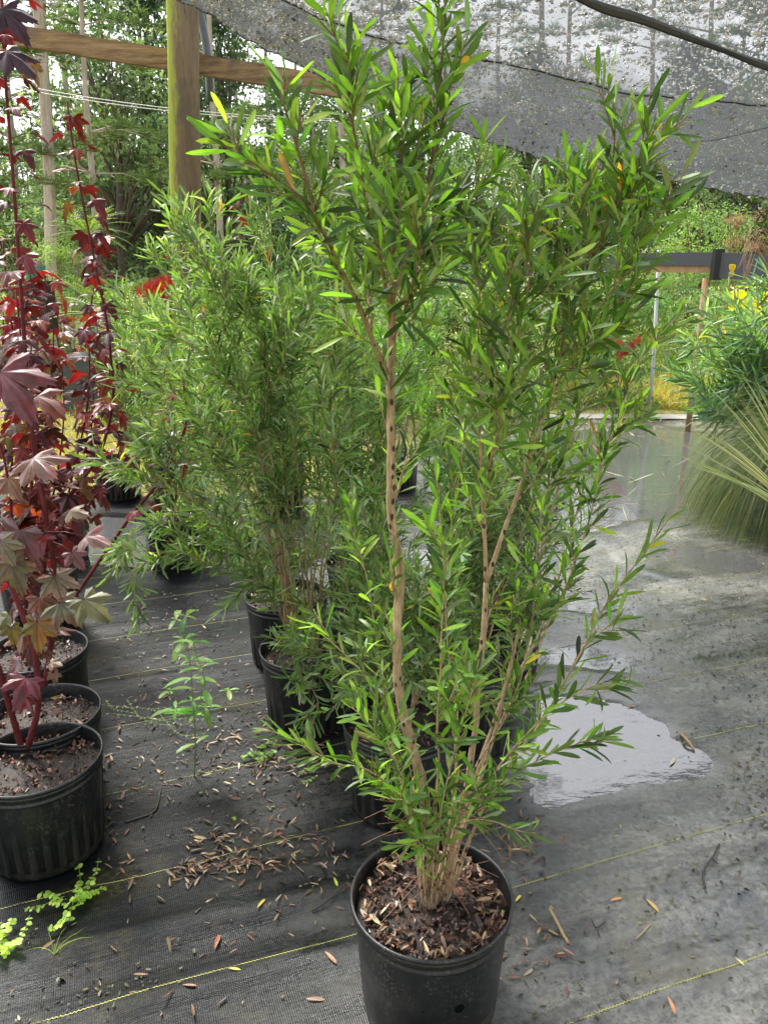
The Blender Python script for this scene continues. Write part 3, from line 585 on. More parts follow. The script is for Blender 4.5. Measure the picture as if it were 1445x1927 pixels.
# red flower spikes
def spike(root, loc0, p, d, L, r, col):
    d = unit(d); A = unit(np.cross(d, [0, 0, 1.])); B = np.cross(d, A); n = 1100; t = rng.random(n); a = rng.uniform(0, 6.283, n)
    O = np.cos(a)[:, None] * A + np.sin(a)[:, None] * B; base_ = p + d * (t * L)[:, None] + O * .003; rr = r * (1 - .45 * (2 * t - 1) ** 4)
    D = unit(O + .25 * d + .15 * rng.normal(size=(n, 3))); c = pick(col, n, None, .2)
    V, f, c = leaves_arr(base_, D, d + .1 * rng.normal(size=(n, 3)), rr, .0016, .0, .0, c); mk('flower_spike', V - loc0, f, M['leaf_red'], root, True, c)
pr_ = P(256, 552, 2.5); pl_ = P(320, 527, 2.55)
spike(b3, np.array(b3.location), pr_, pl_ - pr_, float(np.linalg.norm(pl_ - pr_)), .026, [(.75, .03, .07), (.85, .07, .12), (.6, .02, .04)])
mb = MB(); V, f = tube(spline([pl_, P(370, 545, 2.7), P(430, 700, 2.9)], .03), .0016, 5); mb.add(V, f); mb.build('flower_stalk', M['twig'], b3, off=np.array(b3.location))

# ------------------------------------------------------------------ red-leaved hibiscus
def palmate(lobes, serr=.05, nseg=9):
    """leaf in local x (side), y (forward), z; petiole joint at the origin"""
    out = []; zz = []
    for li, (a, l, w) in enumerate(lobes):
        ts = np.linspace(0, 1, nseg)
        for t in ts:   # walk one side of the lobe out, the other back
            off = (t - .5) * 2; r = l * (1 - abs(off) ** 1.35) + abs(off) ** 1.35 * l * w
            r *= 1 + serr * (1 if int(round(t * (nseg - 1))) % 2 else -1) * (1 - abs(off) ** 3)
            half = .5 * (lobes[1][0] - lobes[0][0]) if len(lobes) > 1 else .6
            # narrow lobes: compress the angle as the radius grows
            out.append((a + off * half, r, off))
    V = [[0, 0, 0]]
    for a, r, off in out: V.append([r * .5 * math.sin(a), r * .5 * math.cos(a), .06 * (1 - 2 * abs(off)) * r])
    for a, r, off in out:
        a2 = a - off * (.20 if abs(off) < .8 else .05) * .5; V.append([r * math.sin(a2), r * math.cos(a2), .05 * (1 - 2 * abs(off)) * r - .10 * r * r])
    n = len(out); f3 = np.array([[0, 1 + i + 1, 1 + i] for i in range(n - 1)]); f4 = np.array([[1 + i, 2 + i, 2 + n + i, 1 + n + i] for i in range(n - 1)])
    rib = np.array([0] + [abs(o[2]) for o in out] * 2)
    return np.array(V), f3, f4, rib
PAL5 = palmate([(-1.75, .58, .62), (-.85, .86, .56), (0., 1., .54), (.88, .84, .56), (1.72, .60, .62)], .055, 13)
PAL5b = palmate([(-1.9, .45, .75), (-.95, .72, .62), (0., 1., .55), (.95, .72, .62), (1.9, .45, .75)], .06, 13)
PAL3 = palmate([(-1.15, .66, .50), (0., 1., .44), (1.15, .62, .50)], .06, 11)
HR = [(.095, .009, .014), (.15, .013, .018), (.22, .018, .022), (.06, .008, .014), (.26, .06, .025), (.15, .085, .03)]
HRW = [.32, .28, .14, .16, .05, .05]
HP_ = [(.16, .06, .06), (.22, .10, .085), (.12, .03, .04), (.20, .12, .06), (.15, .15, .06)]
class Hib:
    def __init__(s): s.leaf = MB(); s.stems = []; s.n = 0
    def leaf_at(s, p, d, up, size, col, tpl, droop=.3):
        V, f3, f4, rib = tpl; y = unit(d); x = unit(np.cross(y, up)); z = np.cross(x, y); W_ = V.copy()
        cup = R.uniform(-.1, .35); W_[:, 2] -= droop * (W_[:, 1].clip(0) ** 2) + cup * np.abs(W_[:, 0]) ** 1.5
        W_[:, 2] += .05 * np.sin(W_[:, 0] * 9 + R.random() * 6) * np.hypot(W_[:, 0], W_[:, 1])
        X = p + size * (W_[:, :1] * x + W_[:, 1:2] * y + W_[:, 2:] * z); c = np.ones((len(V), 4)); c[:, :3] = np.asarray(col) * (1 + .15 * rng.normal(size=(len(V), 1))).clip(.5, 1.5); c[:, 3] = rib
        s.leaf.add(X, [f3, f4], None); s.leaf.C.append(c); s.n += 1
    def stem(s, pts, r0, r1, leaves, size, start=.2, cols=HR, w=HRW, pet=.04, tpl=None, step=.04, curl=1., pale=None):
        path = spline(pts, step); n = len(path); mb = MB(); rad = np.linspace(r0, r1, n); V, f = tube(path, rad, 7); mb.add(V, f); az = R.uniform(0, 6)
        for i in range(leaves):
            t = start + (1 - start) * (i + R.uniform(0, .7)) / leaves; j = min(int(t * (n - 1)), n - 2); p = path[j]; T = unit(path[j + 1] - path[j]); az += 2.4 + R.uniform(-.4, .4)
            O = unit(np.cross(T, [math.cos(az), math.sin(az), .15])); pl = pet * R.uniform(.5, 1.5); d = unit(O + .5 * T)
            q = [p, p + d * pl * .6, p + d * pl + np.array([0, 0, -.15 * pl])]; V, f = tube(np.array(q), [.0011, .001, .0009], 4); mb.add(V, f)
            dl = unit(O * 1. + np.array([0, 0, R.uniform(-1.1, .1)]) * curl); k = size * R.uniform(.55, 1.15) * (1 - .25 * t)
            c = pick(cols, 1, w)[0]
            s.leaf_at(q[-1], dl, unit(np.array([0, 0, 1.]) + .45 * rand_unit(1)[0]), k, c, R.choice(tpl or [PAL5, PAL3, PAL5b]), R.uniform(.1, .6))
        s.stems.append(mb)
    def build(s, root, loc):
        for mb in s.stems: mb.build('stem', M['redstem'], root, off=loc)
        s.leaf.build('foliage', M['leaf_red'], root, off=loc); print('hib leaves', s.n)
def hib(cx, cy, label, z0=None, pot=True, litter=10):
    z0 = float(gh(cx, cy)) + .002; loc = np.array([cx, cy, z0]); root = thing('potted_hibiscus', loc, label, 'potted plant')
    if pot: pot_part(root, 'ribbed'); soil_parts(root, cx * 9 + cy, litter, 330, .25, False, ((.06, .025, .018), (.14, .05, .035), (.035, .018, .014), (.30, .16, .11), (.10, .06, .05)))
    return root, loc
def from_right(px, py):
    g = G(px, py, .30)[:2]; r = unit(g); return g + RP * np.array([-r[1], r[0]])
POTL = [(-.99, 1.89)] + [tuple(from_right(*q)) for q in ((191, 1318), (166, 1205), (148, 1062), (165, 955))]
print('left pots', POTL)
BIG = [PAL5, PAL5b]
# front
root, loc = hib(*POTL[0], 'red-stemmed hibiscus in the nearest left pot, large dusty pink and olive leaves'); h = Hib(); x, y = POTL[0]
bs = lambda dx: np.array([x + dx, y + .02, .26])
bz = G(50, 1415, .26)
h.stem([bz, P(72, 1330, y), P(68, 1240, y - .02), P(40, 1150, y - .03), P(10, 1080, y - .03), P(-30, 1000, y)], .010, .006, 3, .10, .5, HP_, None, .06, BIG)
h.stem([bz + [-.012, 0, 0], P(18, 1330, y), P(-10, 1240, y - .05), P(-60, 1150, y - .05)], .0095, .007, 2, .10, .5, HP_, None, .05, BIG)
def fl(px, py, Y, size, col, dx, dz, dy=-.5, tpl=None, sy=None, up=(0, -.55, .85), droop=.15):
    p = P(px, py, Y); d = unit([dx, dy, dz]); h.leaf_at(p, d, unit(up), size, col, tpl or PAL5, droop)
    if sy is not None: q = P(*sy, Y + .02); V, f = tube(np.array([q, (p + q) / 2 + [0, 0, .006], p]), .0013, 5); h.leaf.add(V, f, (.16, .03, .04, 1))
pk, pp, ol, gr = (.30, .16, .15), (.17, .08, .10), (.20, .20, .08), (.24, .21, .14)
fl(62, 862, 1.72, .095, (0.218, 0.105, 0.087), .55, -.2, -.5, PAL5, (30, 900))
fl(160, 1010, 1.80, .078, (0.245, 0.124, 0.118), .9, -.05, -.45, PAL3, (85, 1000)); fl(130, 962, 1.9, .062, (0.231, 0.149, 0.087), .9, .05, -.4, PAL3, (80, 1005))
fl(38, 1000, 1.65, .105, (0.109, 0.050, 0.056), -.3, -.9, -.3, PAL5, (85, 990)); fl(20, 1060, 1.62, .078, (0.136, 0.112, 0.062), .35, -.75, -.3, PAL5b, (60, 1110))
fl(103, 1085, 1.70, .072, (0.218, 0.167, 0.124), .3, -.7, -.4, PAL5, (95, 1070)); fl(75, 1125, 1.72, .060, (0.177, 0.112, 0.093), .2, -.9, -.3, PAL5, (95, 1120))
fl(112, 1135, 1.68, .085, (0.150, 0.149, 0.081), .75, -.35, -.5, PAL5, (103, 1120)); fl(158, 1128, 1.66, .085, (0.170, 0.167, 0.068), .85, -.45, -.45, PAL5b, (110, 1128))
fl(70, 1172, 1.60, .075, (0.150, 0.136, 0.043), -.05, -.95, -.25, PAL5b, (62, 1165)); fl(0, 700, 1.62, .13, (0.163, 0.056, 0.074), .55, -.55, -.4, PAL5, (-20, 680))
fl(70, 745, 1.75, .085, (0.190, 0.050, 0.037), .75, -.35, -.4, PAL3, (50, 752)); fl(15, 900, 1.70, .06, (0.204, 0.118, 0.074), .5, -.6, -.4, PAL5b)
fl(95, 1248, 1.75, .035, (0.170, 0.167, 0.099), .7, .1, -.3, PAL5b, (80, 1260)); fl(100, 1268, 1.78, .032, (0.136, 0.105, 0.074), .2, -.9, -.2, PAL5b); fl(20, 1180, 1.7, .05, (0.109, 0.105, 0.031), .1, -.9, -.2, PAL5b)
fl(135, 1040, 1.85, .055, (0.218, 0.093, 0.099), .5, -.5, -.3, PAL5b, (100, 1020)); fl(0, 1020, 1.6, .06, (0.163, 0.149, 0.099), .5, -.7, -.3, PAL5)
h.build(root, loc)
# second
root, loc = hib(*POTL[1], 'hibiscus in the second left pot, thick wine-red stem climbing past the top of the photo'); h = Hib(); x, y = POTL[1]
h.stem([P(85, 1290, y), P(103, 1150, y), P(100, 1060, y - .02), P(88, 980, y - .02), P(65, 850, y), P(50, 700, y), P(38, 520, y), P(22, 300, y), P(8, 120, y), P(2, -30, y)], .0085, .003, 74, .066, .18, HR, HRW, .05)
h.stem([P(70, 1290, y), P(60, 1180, y - .03), P(30, 1050, y - .04), P(15, 900, y), P(-10, 800, y)], .007, .003, 34, .085, .15, HR + HP_, None, .05)
h.stem([P(88, 980, y), P(75, 880, y + .1), P(60, 760, y + .15), P(40, 640, y + .15), P(30, 540, y + .15)], .005, .002, 24, .07, .2)
fl(5, 15, y - .1, .09, (.035, .015, .03), .7, -.8, -.1, PAL5); fl(12, 95, y - .1, .085, (.05, .022, .04), .8, -.55, -.1, PAL5); fl(5, 50, y, .06, (.16, .01, .015), .2, -1, 0, PAL5)
h.build(root, loc)
# third
root, loc = hib(*POTL[2], 'hibiscus in the third left pot, slender dark red stem with drooping maroon leaves'); h = Hib(); x, y = POTL[2]
h.stem([P(100, 1180, y), P(150, 1110, y), P(205, 1030, y - .02), P(255, 960, y - .03), P(300, 905, y - .03), P(350, 800, y), P(345, 720, y)], .0075, .004, 12, .07, .55)
h.stem([P(90, 1190, y), P(85, 1050, y), P(120, 950, y), P(185, 860, y), P(212, 760, y), P(210, 690, y), P(200, 600, y), P(180, 500, y), P(158, 390, y), P(140, 290, y), P(126, 190, y)], .0075, .0028, 74, .072, .16)
h.stem([P(50, 1190, y), P(45, 1050, y), P(60, 900, y), P(50, 760, y), P(20, 600, y), P(5, 450, y)], .0065, .0025, 60, .085, .08, HR + HP_[:3], None, .05)
h.build(root, loc)
root, loc = hib(*POTL[3], 'hibiscus in the fourth left pot, several thin upright dark stems'); h = Hib(); x, y = POTL[3]
for xs, top, nl_ in (((60, 75, 85, 100, 98), 520, 30), ((100, 130, 165, 170, 195), 430, 30), ((20, 15, 25, 10, 5), 560, 24), ((80, 60, 52, 60, 55), 470, 24)):
    h.stem([P(a, 1090 + (top - 1090) * t, y + R.uniform(-.05, .05)) for a, t in zip(xs, (0, .25, .5, .75, 1))], .006, .002, nl_ + 26, .095, .1)
h.build(root, loc)
root, loc = hib(*POTL[4], 'hibiscus in the rearmost left pot, orange-tinged lower leaves above fallen ones'); h = Hib(); x, y = POTL[4]
for xs, top, nl_ in (((90, 110, 120, 115, 95), 580, 22), ((120, 160, 175, 175, 160), 560, 24), ((150, 200, 235, 215, 215), 650, 20), ((60, 45, 30, 40, 60), 600, 20)):
    h.stem([P(a, 980 + (top - 980) * t, y + R.uniform(-.05, .05)) for a, t in zip(xs, (0, .25, .5, .75, 1))], .007, .002, nl_ + 22, .10, .05, HR + HR[:3] + [(.30, .09, .03)], None, .06)
h.build(root, loc)
cx, cy = G(330, 940, .0)[:2]
root, loc = hib(cx, cy, 'hibiscus between the bottlebrushes, only dark red leaf clusters showing through green'); h = Hib(); y = cy
h.stem([P(330, 900, y), P(325, 760, y - .3), P(320, 640, y - .5), P(325, 500, y - .6), P(322, 375, y - .6)], .006, .002, 60, .10, .15)
h.stem([P(330, 900, y), P(360, 700, y - .3), P(385, 550, y - .4), P(395, 420, y - .4)], .006, .002, 24, .09, .4)
h.stem([P(330, 900, y), P(380, 700, y - .3), P(430, 500, y - .3), P(458, 345, y - .3)], .006, .002, 10, .12, .6)
h.build(root, loc)
for px, py, lab in ((226, 935, 'small black pot standing behind the red hibiscus leaves'),):
    c = G(px, py, 0)[:2]; o = thing('nursery_pot', (c[0], c[1], .0), lab, 'plant pot'); pot_part(o, 'ribbed'); soil_parts(o, 8., 8, 60)

# ------------------------------------------------------------------ post, rail, wires, shade cloth
def wood(name, a, b, moss=None, rot=(0, 0, 0), scale=(1, 1, .08), sc=9.):
    t = NT(name); o = t.obj(); v = t.map(o, scale, rot); n = t.noise(v, sc, 8, .7, .6); k = t.noise(o, 3.5, 4, .6); f = t.noise(v, sc * 9, 4, .7)
    c = t.mix(t.ramp(n, .30, .68), a, b); c = t.mix(t.math('MULTIPLY', t.ramp(k, .55, .7), .6), c, (.09, .085, .085)); c = t.mix(t.ramp(f, .55, .75), c, tuple(x * .45 for x in a))
    if moss:
        ax, lo, hi = moss; s = t.n('SeparateXYZ', {'Vector': t.gen('Normal')}).outputs[ax]
        m_ = t.ramp(t.math('ADD', s, t.math('MULTIPLY', t.math('SUBTRACT', t.noise(t.map(o, (1, 1, .3)), 18, 8, .8), .5), 2.6)), lo, hi); c = t.mix(m_, c, t.mix(f, (.20, .25, .02), (.42, .46, .07)))
    return t.fin(t.pr(c, .75, .25, t.bump(t.math('ADD', n, t.math('MULTIPLY', f, .5)), .7, .012)))
pt, pb = P(342, -60, 4.8), P(350, 420, 4.8); d = (pb - pt) / (pt[2] - pb[2]); base_ = pb + d * pb[2]; top = pt - d * .25
post = tag(thing('wooden_post', base_, 'round weathered wooden post with yellow-green moss down its left side', 'post'))
path = np.linspace(base_ - [0, 0, .1], top, 60); V, f = tube(path, .087 + .004 * np.array([noise.noise(Vector((0, 0, q[2] * 2))) for q in path]), 28)
V += np.array([.003 * np.array(noise.noise_vector(Vector(q * np.array([9, 9, 1.5])))) for q in V])
mk('pole', V - base_, f, wood('post_wood', (.11, .075, .045), (.30, .225, .15), ('X', -.12, -.50), scale=(1, 1, .09)), post)
a, b = P(-80, 48, 4.95), P(642, 164, 4.95); L_ = np.linalg.norm(b - a); ax = unit(b - a); up = unit(np.array([0, 0, 1.]) - ax * ax[2]); side = np.cross(ax, up)
n = 90; ts = np.linspace(0, 1, n); mbv = []; hh, ww_ = .052, .021
for t_ in ts:
    c = a + (b - a) * t_
    for sx, sy in ((-1, -1), (-1, 1), (1, 1), (1, -1)): mbv.append(c + side * ww_ * sx * (1 + .06 * fbm(t_ * 30, sx * 3)) + up * hh * sy * (1 + .05 * fbm(t_ * 22, sy * 5 + sx)))
mbv = np.array(mbv); i = np.arange(n - 1)[:, None] * 4; j = np.arange(4)[None]; q = np.stack([i + j, i + (j + 1) % 4, i + 4 + (j + 1) % 4, i + 4 + j], -1).reshape(-1, 4)
rail = thing('wooden_rail', a, 'long rough timber rail running behind the mossy post', 'beam')
mk('plank', mbv - a, [q, np.array([[0, 1, 2, 3], [4 * n - 1, 4 * n - 2, 4 * n - 3, 4 * n - 4]])], wood('rail_wood', (.17, .10, .05), (.42, .28, .15), ('Z', -.02, .15), scale=(.12, 1, 1), sc=14.), rail, False)
rail.children[0].data.materials[0] = wood('rail_timber', (.10, .06, .035), (.46, .31, .17), None, scale=(.16, 1.2, 1.8), sc=16.)
path = spline([P(372, 10, 5.1), P(380, 40, 5.1), P(392, 112, 5.1), P(396, 190, 5.12)], .05); V, f = tube(path, .024, 10)
tag(mk('pipe', V, f, plain('slate_pipe', (.10, .115, .14), .4), None), 'dark slate pipe hanging just right of the mossy post', 'pipe')
for k_, (y0, y1) in enumerate(((150, 205), (157, 209))):
    a, b = P(-40, y0 - 6, 5.2), P(640, y1 + 18, 5.2); ts = np.linspace(0, 1, 40)[:, None]; path = a + (b - a) * ts - np.array([0, 0, .05]) * (4 * ts * (1 - ts)); V, f = tube(path, .0022, 5)
    tag(mk('wire', V, f, plain('wire_steel', (.55, .56, .55), .4)), ('upper' if k_ == 0 else 'lower') + ' of the two thin wires strung left to right past the post', 'wire')
CP = [(285, -60, -140), (330, -4, -100), (400, 30, -60), (500, 92, -15), (600, 143, 30), (700, 186, 66), (800, 226, 92), (915, 268, 113), (1010, 293, 132), (1100, 311, 154), (1200, 329, 177), (1320, 350, 188), (1445, 374, 197), (1600, 405, 215), (1850, 455, 240)]
cx_ = [c[0] for c in CP]; pxs = np.arange(285, 1851, 9.); ye = np.interp(pxs, cx_, [c[1] for c in CP]); ys_ = np.interp(pxs, cx_, [c[2] for c in CP])
Ye = np.interp(pxs, [285, 900, 1445, 1850], [4.35, 4.7, 5.1, 5.4]); Ys = np.interp(pxs, [285, 900, 1445, 1850], [3.75, 3.95, 4.2, 4.5])
rows = []; dens = []; vrow = []
for i_, px in enumerate(pxs):
    colp = [P(px, ye[i_], Ye[i_]), P(px, ye[i_] * .5 + ys_[i_] * .5, Ye[i_] * .6 + Ys[i_] * .4), P(px, ys_[i_], Ys[i_]), P(px, ys_[i_] * .5 - 60, 3.5), P(px, -140, 2.95), P(px, -700, 1.75)]
    last = colp[-1]; colp += [np.array([last[0], .6, 2.72]), np.array([last[0] * .9, -1.0, 2.78]), np.array([last[0] * .9, -3.4, 2.8])]
    cc = []; 
    for a in range(len(colp) - 1):
        k = 16 if a < 4 else 8
        for t_ in np.linspace(0, 1, k, endpoint=False): cc.append((colp[a] * (1 - t_) + colp[a + 1] * t_, a + t_))
    rows.append([c[0] for c in cc]); vrow = [c[1] for c in cc]
CG = np.array(rows); vrow = np.array(vrow); nvx, nvy = CG.shape[:2]
rip = np.array([[fbm(px * .006, v * 1.2, 3.) for v in vrow] for px in pxs]); CG[..., 2] += .022 * rip; CG[..., 1] += .03 * rip
scal = .006 * np.sin(pxs * .16) ; CG[:, 0, 2] += scal
i = np.arange(nvx - 1)[:, None] * nvy + np.arange(nvy - 1)[None]; CQ = np.stack([i, i + 1, i + nvy + 1, i + nvy], -1).reshape(-1, 4)
dv = np.interp(vrow, [0, .15, 1.9, 2.0, 2.06, 5.4], [.99, .98, .93, 1.0, .80, .45]); cc = np.ones((nvx, nvy, 4)); cc[..., 0] = dv[None] * np.ones((nvx, 1))
t = NT('shade_cloth'); o = t.obj(); dn = t.n('SeparateColor', {'Color': t.n('Attribute', attribute_name='col').outputs['Color']}).outputs[0]
w1 = t.n('TexWave', {'Vector': o, 'Scale': 55., 'Distortion': .6, 'Detail': 1.}, bands_direction='X').outputs['Fac']; w2 = t.noise(t.map(o, (1, 1, 1)), 220, 2, .5); wet = t.noise(o, 3, 5, .6); w3 = t.ramp(t.noise(t.map(o, (1, .25, .25)), 160, 2, .5), .3, .7)
fac = t.math('ADD', dn, t.math('MULTIPLY', t.math('SUBTRACT', w1, .5), .16), True); fac = t.math('ADD', fac, t.math('MULTIPLY', t.math('SUBTRACT', wet, .5), .5), True)
body = t.mixs(.35, t.pr(t.mix(t.math('MULTIPLY', w2, w3), (.012, .013, .015), (.45, .47, .52)), .35, .8), t.n('BsdfTranslucent', {'Color': (.09, .097, .11, 1)}).outputs[0])
CM = t.fin(t.mixs(fac, t.n('BsdfTransparent').outputs[0], body))
cloth = thing('shade_cloth', CG[30, 0], 'grey net shade cloth sagging overhead, covered in raindrops', 'shade cloth'); cl0 = CG[30, 0]
mk('netting', CG.reshape(-1, 3) - cl0, CQ, CM, cloth, True, cc.reshape(-1, 4))
V, f = tube(CG[:, 0], .0045, 6); mk('hem', V - cl0, f, plain('hem', (.10, .105, .115), .5), cloth)
V, f = tube(CG[:, 32] - [0, 0, .004], .0035, 6); mk('seam', V - cl0, f, plain('seam', (.045, .047, .05), .5), cloth)
V, f = tube(spline([P(1290, 268, 4.55), P(1350, 262, 4.5), P(1400, 250, 4.5), P(1450, 238, 4.45)], .05), .0018, 5); mk('fold', V - cl0, f, plain('fold', (.05, .052, .056), .5), cloth)
# strap: a wide folded webbing band
sp_ = spline([P(1040, -38, 3.3), P(1120, -2, 3.35), P(1210, 26, 3.38), P(1300, 62, 3.4), P(1390, 98, 3.42), P(1470, 122, 3.45), P(1700, 185, 3.6)], .03); mb = MB()
tt_ = np.linspace(0, 1, len(sp_)); w_ = np.interp(tt_, [0, .15, .30, .45, .6, 1], [.025, .042, .036, .022, .036, .04])[:, None]
dn_ = unit(np.array([.1, -.25, -1.])); A = sp_; B = sp_ + dn_ * w_; Cc = sp_ + dn_ * w_ * .5 + np.array([0, -.012, 0]); n = len(sp_)
V = np.stack([A, Cc, B], 1).reshape(-1, 3); i = np.arange(n - 1) * 3; q = np.concatenate([np.stack([i, i + 3, i + 4, i + 1], -1), np.stack([i + 1, i + 4, i + 5, i + 2], -1)])
mk('strap', V - cl0, q, plain('webbing', (.045, .048, .055), .45, .5, 150., .8, .6, .003, (1, .2, 1)), cloth, False)
V, f = tube(B, .003, 6); mk('strap_cord', V - cl0, f, M['black'], cloth)
# raindrops
n = 18000; ui = rng.uniform(2, np.searchsorted(pxs, 1560), n); vi = rng.random(n) ** 1.0 * 78
keep = vi < 79; ui, vi = ui[keep], vi[keep]; i0 = ui.astype(int); j0 = np.minimum(vi.astype(int), nvy - 2); fu = (ui - i0)[:, None]; fv = (vi - j0)[:, None]
pos = CG[i0, j0] * (1 - fu) * (1 - fv) + CG[i0 + 1, j0] * fu * (1 - fv) + CG[i0, j0 + 1] * (1 - fu) * fv + CG[i0 + 1, j0 + 1] * fu * fv
r_ = rng.lognormal(math.log(.0056), .40, len(pos)).clip(.003, .013); pos[:, 2] -= r_ * .45
th = np.linspace(0, 2 * math.pi, 7, endpoint=False); ph = np.linspace(0, math.pi, 6)[1:-1]
tv = np.vstack([[0, 0, 1]] + [[[math.sin(a) * math.cos(b), math.sin(a) * math.sin(b), math.cos(a)] for b in th] for a in ph] + [[0, 0, -1]]); tv[:, 2] *= .62
tf3 = [[0, 1 + k, 1 + (k + 1) % 7] for k in range(7)]; l = 1 + 3 * 7; tf3 += [[29, l + (k + 1) % 7, l + k] for k in range(7)]
tf4 = [[1 + a * 7 + k, 1 + (a + 1) * 7 + k, 1 + (a + 1) * 7 + (k + 1) % 7, 1 + a * 7 + (k + 1) % 7] for a in range(3) for k in range(7)]
sc_ = r_[:, None, None] * (1 + .35 * rng.normal(size=(len(pos), 1, 3)).clip(-1.2, 1.5)); V = pos[:, None] + tv[None] * sc_; off = (np.arange(len(pos)) * 30)[:, None, None]
t = NT('raindrop'); DM = t.fin(t.mixs(t.ramp(t.n('ObjectInfo').outputs['Random'], -1., -.5) if False else t.ramp(t.noise(t.obj(), 45., 1), .42, .5), t.pr((1, 1, 1), .0, .6, None, IOR=1.33, **{'Transmission Weight': 1.}), t.mixs(.45, t.n('BsdfTranslucent', {'Color': (1, 1, 1, 1)}).outputs[0], t.n('BsdfGlossy', {'Color': (1, 1, 1, 1), 'Roughness': .1}).outputs[0])))  # white mixed into part of the drops paints in their sky sparkle
tag(mk('raindrops', V.reshape(-1, 3) - cl0, [(np.array(tf3)[None] + off).reshape(-1, 3), (np.array(tf4)[None] + off).reshape(-1, 4)], DM, cloth), kind='stuff')

# ------------------------------------------------------------------ woodland
T3 = np.array([0, .5, 1.]); W3 = np.array([.15, 1, .1])
WG = [(.085, .145, .065), (.12, .19, .085), (.16, .24, .11), (.05, .085, .045), (.24, .32, .15)]  # woodland greens lightened and greyed, distance haze put into the colour
def crown_mesh(name, parent, clumps, per, ll, cols, w=None, mat=None, asp=.45, flat=.4, tt=T3, ww=W3):
    Ps, Ds, Us, Cs = [], [], [], []
    for c, r in clumps:
        m_ = int(per * R.uniform(.6, 1.3)); d = rand_unit(m_); rr = r * rng.random((m_, 1)) ** .45; p = c + d * rr * np.array([1, 1, .75])
        cb = pick(cols, 1, w, .1)[0]; Ps.append(p); Ds.append(unit(d * .6 + rand_unit(m_) * .8 - np.array([0, 0, .25]))); Us.append(unit(np.array([0, 0, flat]) + rand_unit(m_)))
        Cs.append(cb * (1 + .28 * rng.normal(size=(m_, 1)).clip(-1.6, 2)))
    Ps, Ds, Us, Cs = map(np.concatenate, (Ps, Ds, Us, Cs)); n = len(Ps); L = ll * rng.uniform(.6, 1.3, n)
    V, f, c = leaves_arr(Ps, Ds, Us, L, L * asp, rng.uniform(-.1, .3, n), .3, Cs, tt, ww); return mk(name, V, f, mat or M['leaf_wood'], parent, False, c)
def broad(label, h, r, nc, per, ll=.13, cols=WG, w=None, group=None, name='broadleaf_tree', low=.12, cat='tree'):
    root = thing(name, (0, 0, 0), label, cat, group); mb = MB(); path = spline([[0, 0, -.2], [.1, .05, h * .3], [-.05, .1, h * .6], [.05, 0, h * .92]], .4); V, f = tube(path, np.linspace(h * .022, .02, len(path)), 8); mb.add(V, f); cl = []
    for i in range(nc):
        a = R.uniform(0, 6.283); z = R.uniform(low, 1.); e = math.sin(math.pi * min(1, (z * .82 + .18))) ** .6 * r * R.uniform(.35, 1.05)
        c = np.array([e * math.cos(a), e * math.sin(a), z * h]); cl.append((c, R.uniform(.16, .30) * r))
        if i % 3 == 0: p0 = path[min(len(path) - 1, int(z * .7 * len(path)))]; V, f = tube(np.array([p0, (p0 + c) / 2 + [0, 0, -.1], c]), [h * .006, h * .004, .01], 5); mb.add(V, f)
    mb.build('trunk', M['darkbark'], root); crown_mesh('crown', root, cl, per, ll, cols, w); return root
def place(protos, lst, labels, group=None):
    used = set()
    for i, (k, px, py, Y, s) in enumerate(lst):
        p = P(px, py, Y); loc = (p[0], Y, -.05); lb = labels[i] if isinstance(labels, list) else labels
        if k in used: dup(protos[k], loc, R.uniform(0, 6.28), s, lb, group)
        else: used.add(k); o = protos[k]; o.location = loc; o.scale = (s, s, s); o.rotation_euler.z = R.uniform(0, 6.28); tag(o, lb, None, group)
PR = [broad('x', 7.5, 2.3, 150, 80, .14), broad('x', 9, 2.6, 170, 80, .15, [(.065, .12, .06), (.09, .155, .075), (.04, .075, .042)]), broad('x', 6, 2.4, 130, 80, .12, [(.17, .27, .10), (.13, .22, .08), (.24, .34, .14)])]
place(PR, [(0, 225, 400, 19, 1.), (1, 300, 400, 22, .95), (1, 430, 400, 21, .85), (0, 150, 400, 29, .8), (2, 20, 400, 23, .72), (2, 520, 400, 25, .9), (0, 590, 400, 24, .85), (1, -120, 400, 25, .9),
           (2, 700, 400, 26, 1.), (0, 800, 400, 24, .9), (2, 900, 400, 22, .85), (1, 990, 400, 25, .85), (2, 1090, 400, 23, .85), (0, 1180, 400, 24, .8), (1, 1270, 400, 26, .9), (0, 1400, 400, 22, .85), (1, 1500, 400, 24, 1.1), (2, 1640, 400, 26, 1.2), (1, -260, 400, 26, 1.2), (0, 370, 400, 30, 1.2), (1, 240, 400, 32, .9), (1, 650, 400, 33, 1.1), (0, 1330, 400, 32, 1.1), (0, 60, 400, 33, .85)],
      'leafy broadleaf tree crown in the wood edge behind the nursery', 'broadleaf trees along the wood edge')
# far wood as one mass
cl = []
for i in range(620):
    x = R.uniform(-42, 52); y = R.uniform(36, 44); top = 6.8 + 2.6 * noise.noise(Vector((x * .16, 0, 4))) ; cl.append((np.array([x, y, R.uniform(.3, 1) ** .8 * top]), R.uniform(.9, 1.7)))
tag(crown_mesh('far_woodland', None, cl, 60, .34, [(.07, .13, .06), (.10, .17, .08), (.05, .10, .05), (.14, .20, .10)]), 'hazy green mass of trees far behind the nursery', 'woodland', None, 'stuff')
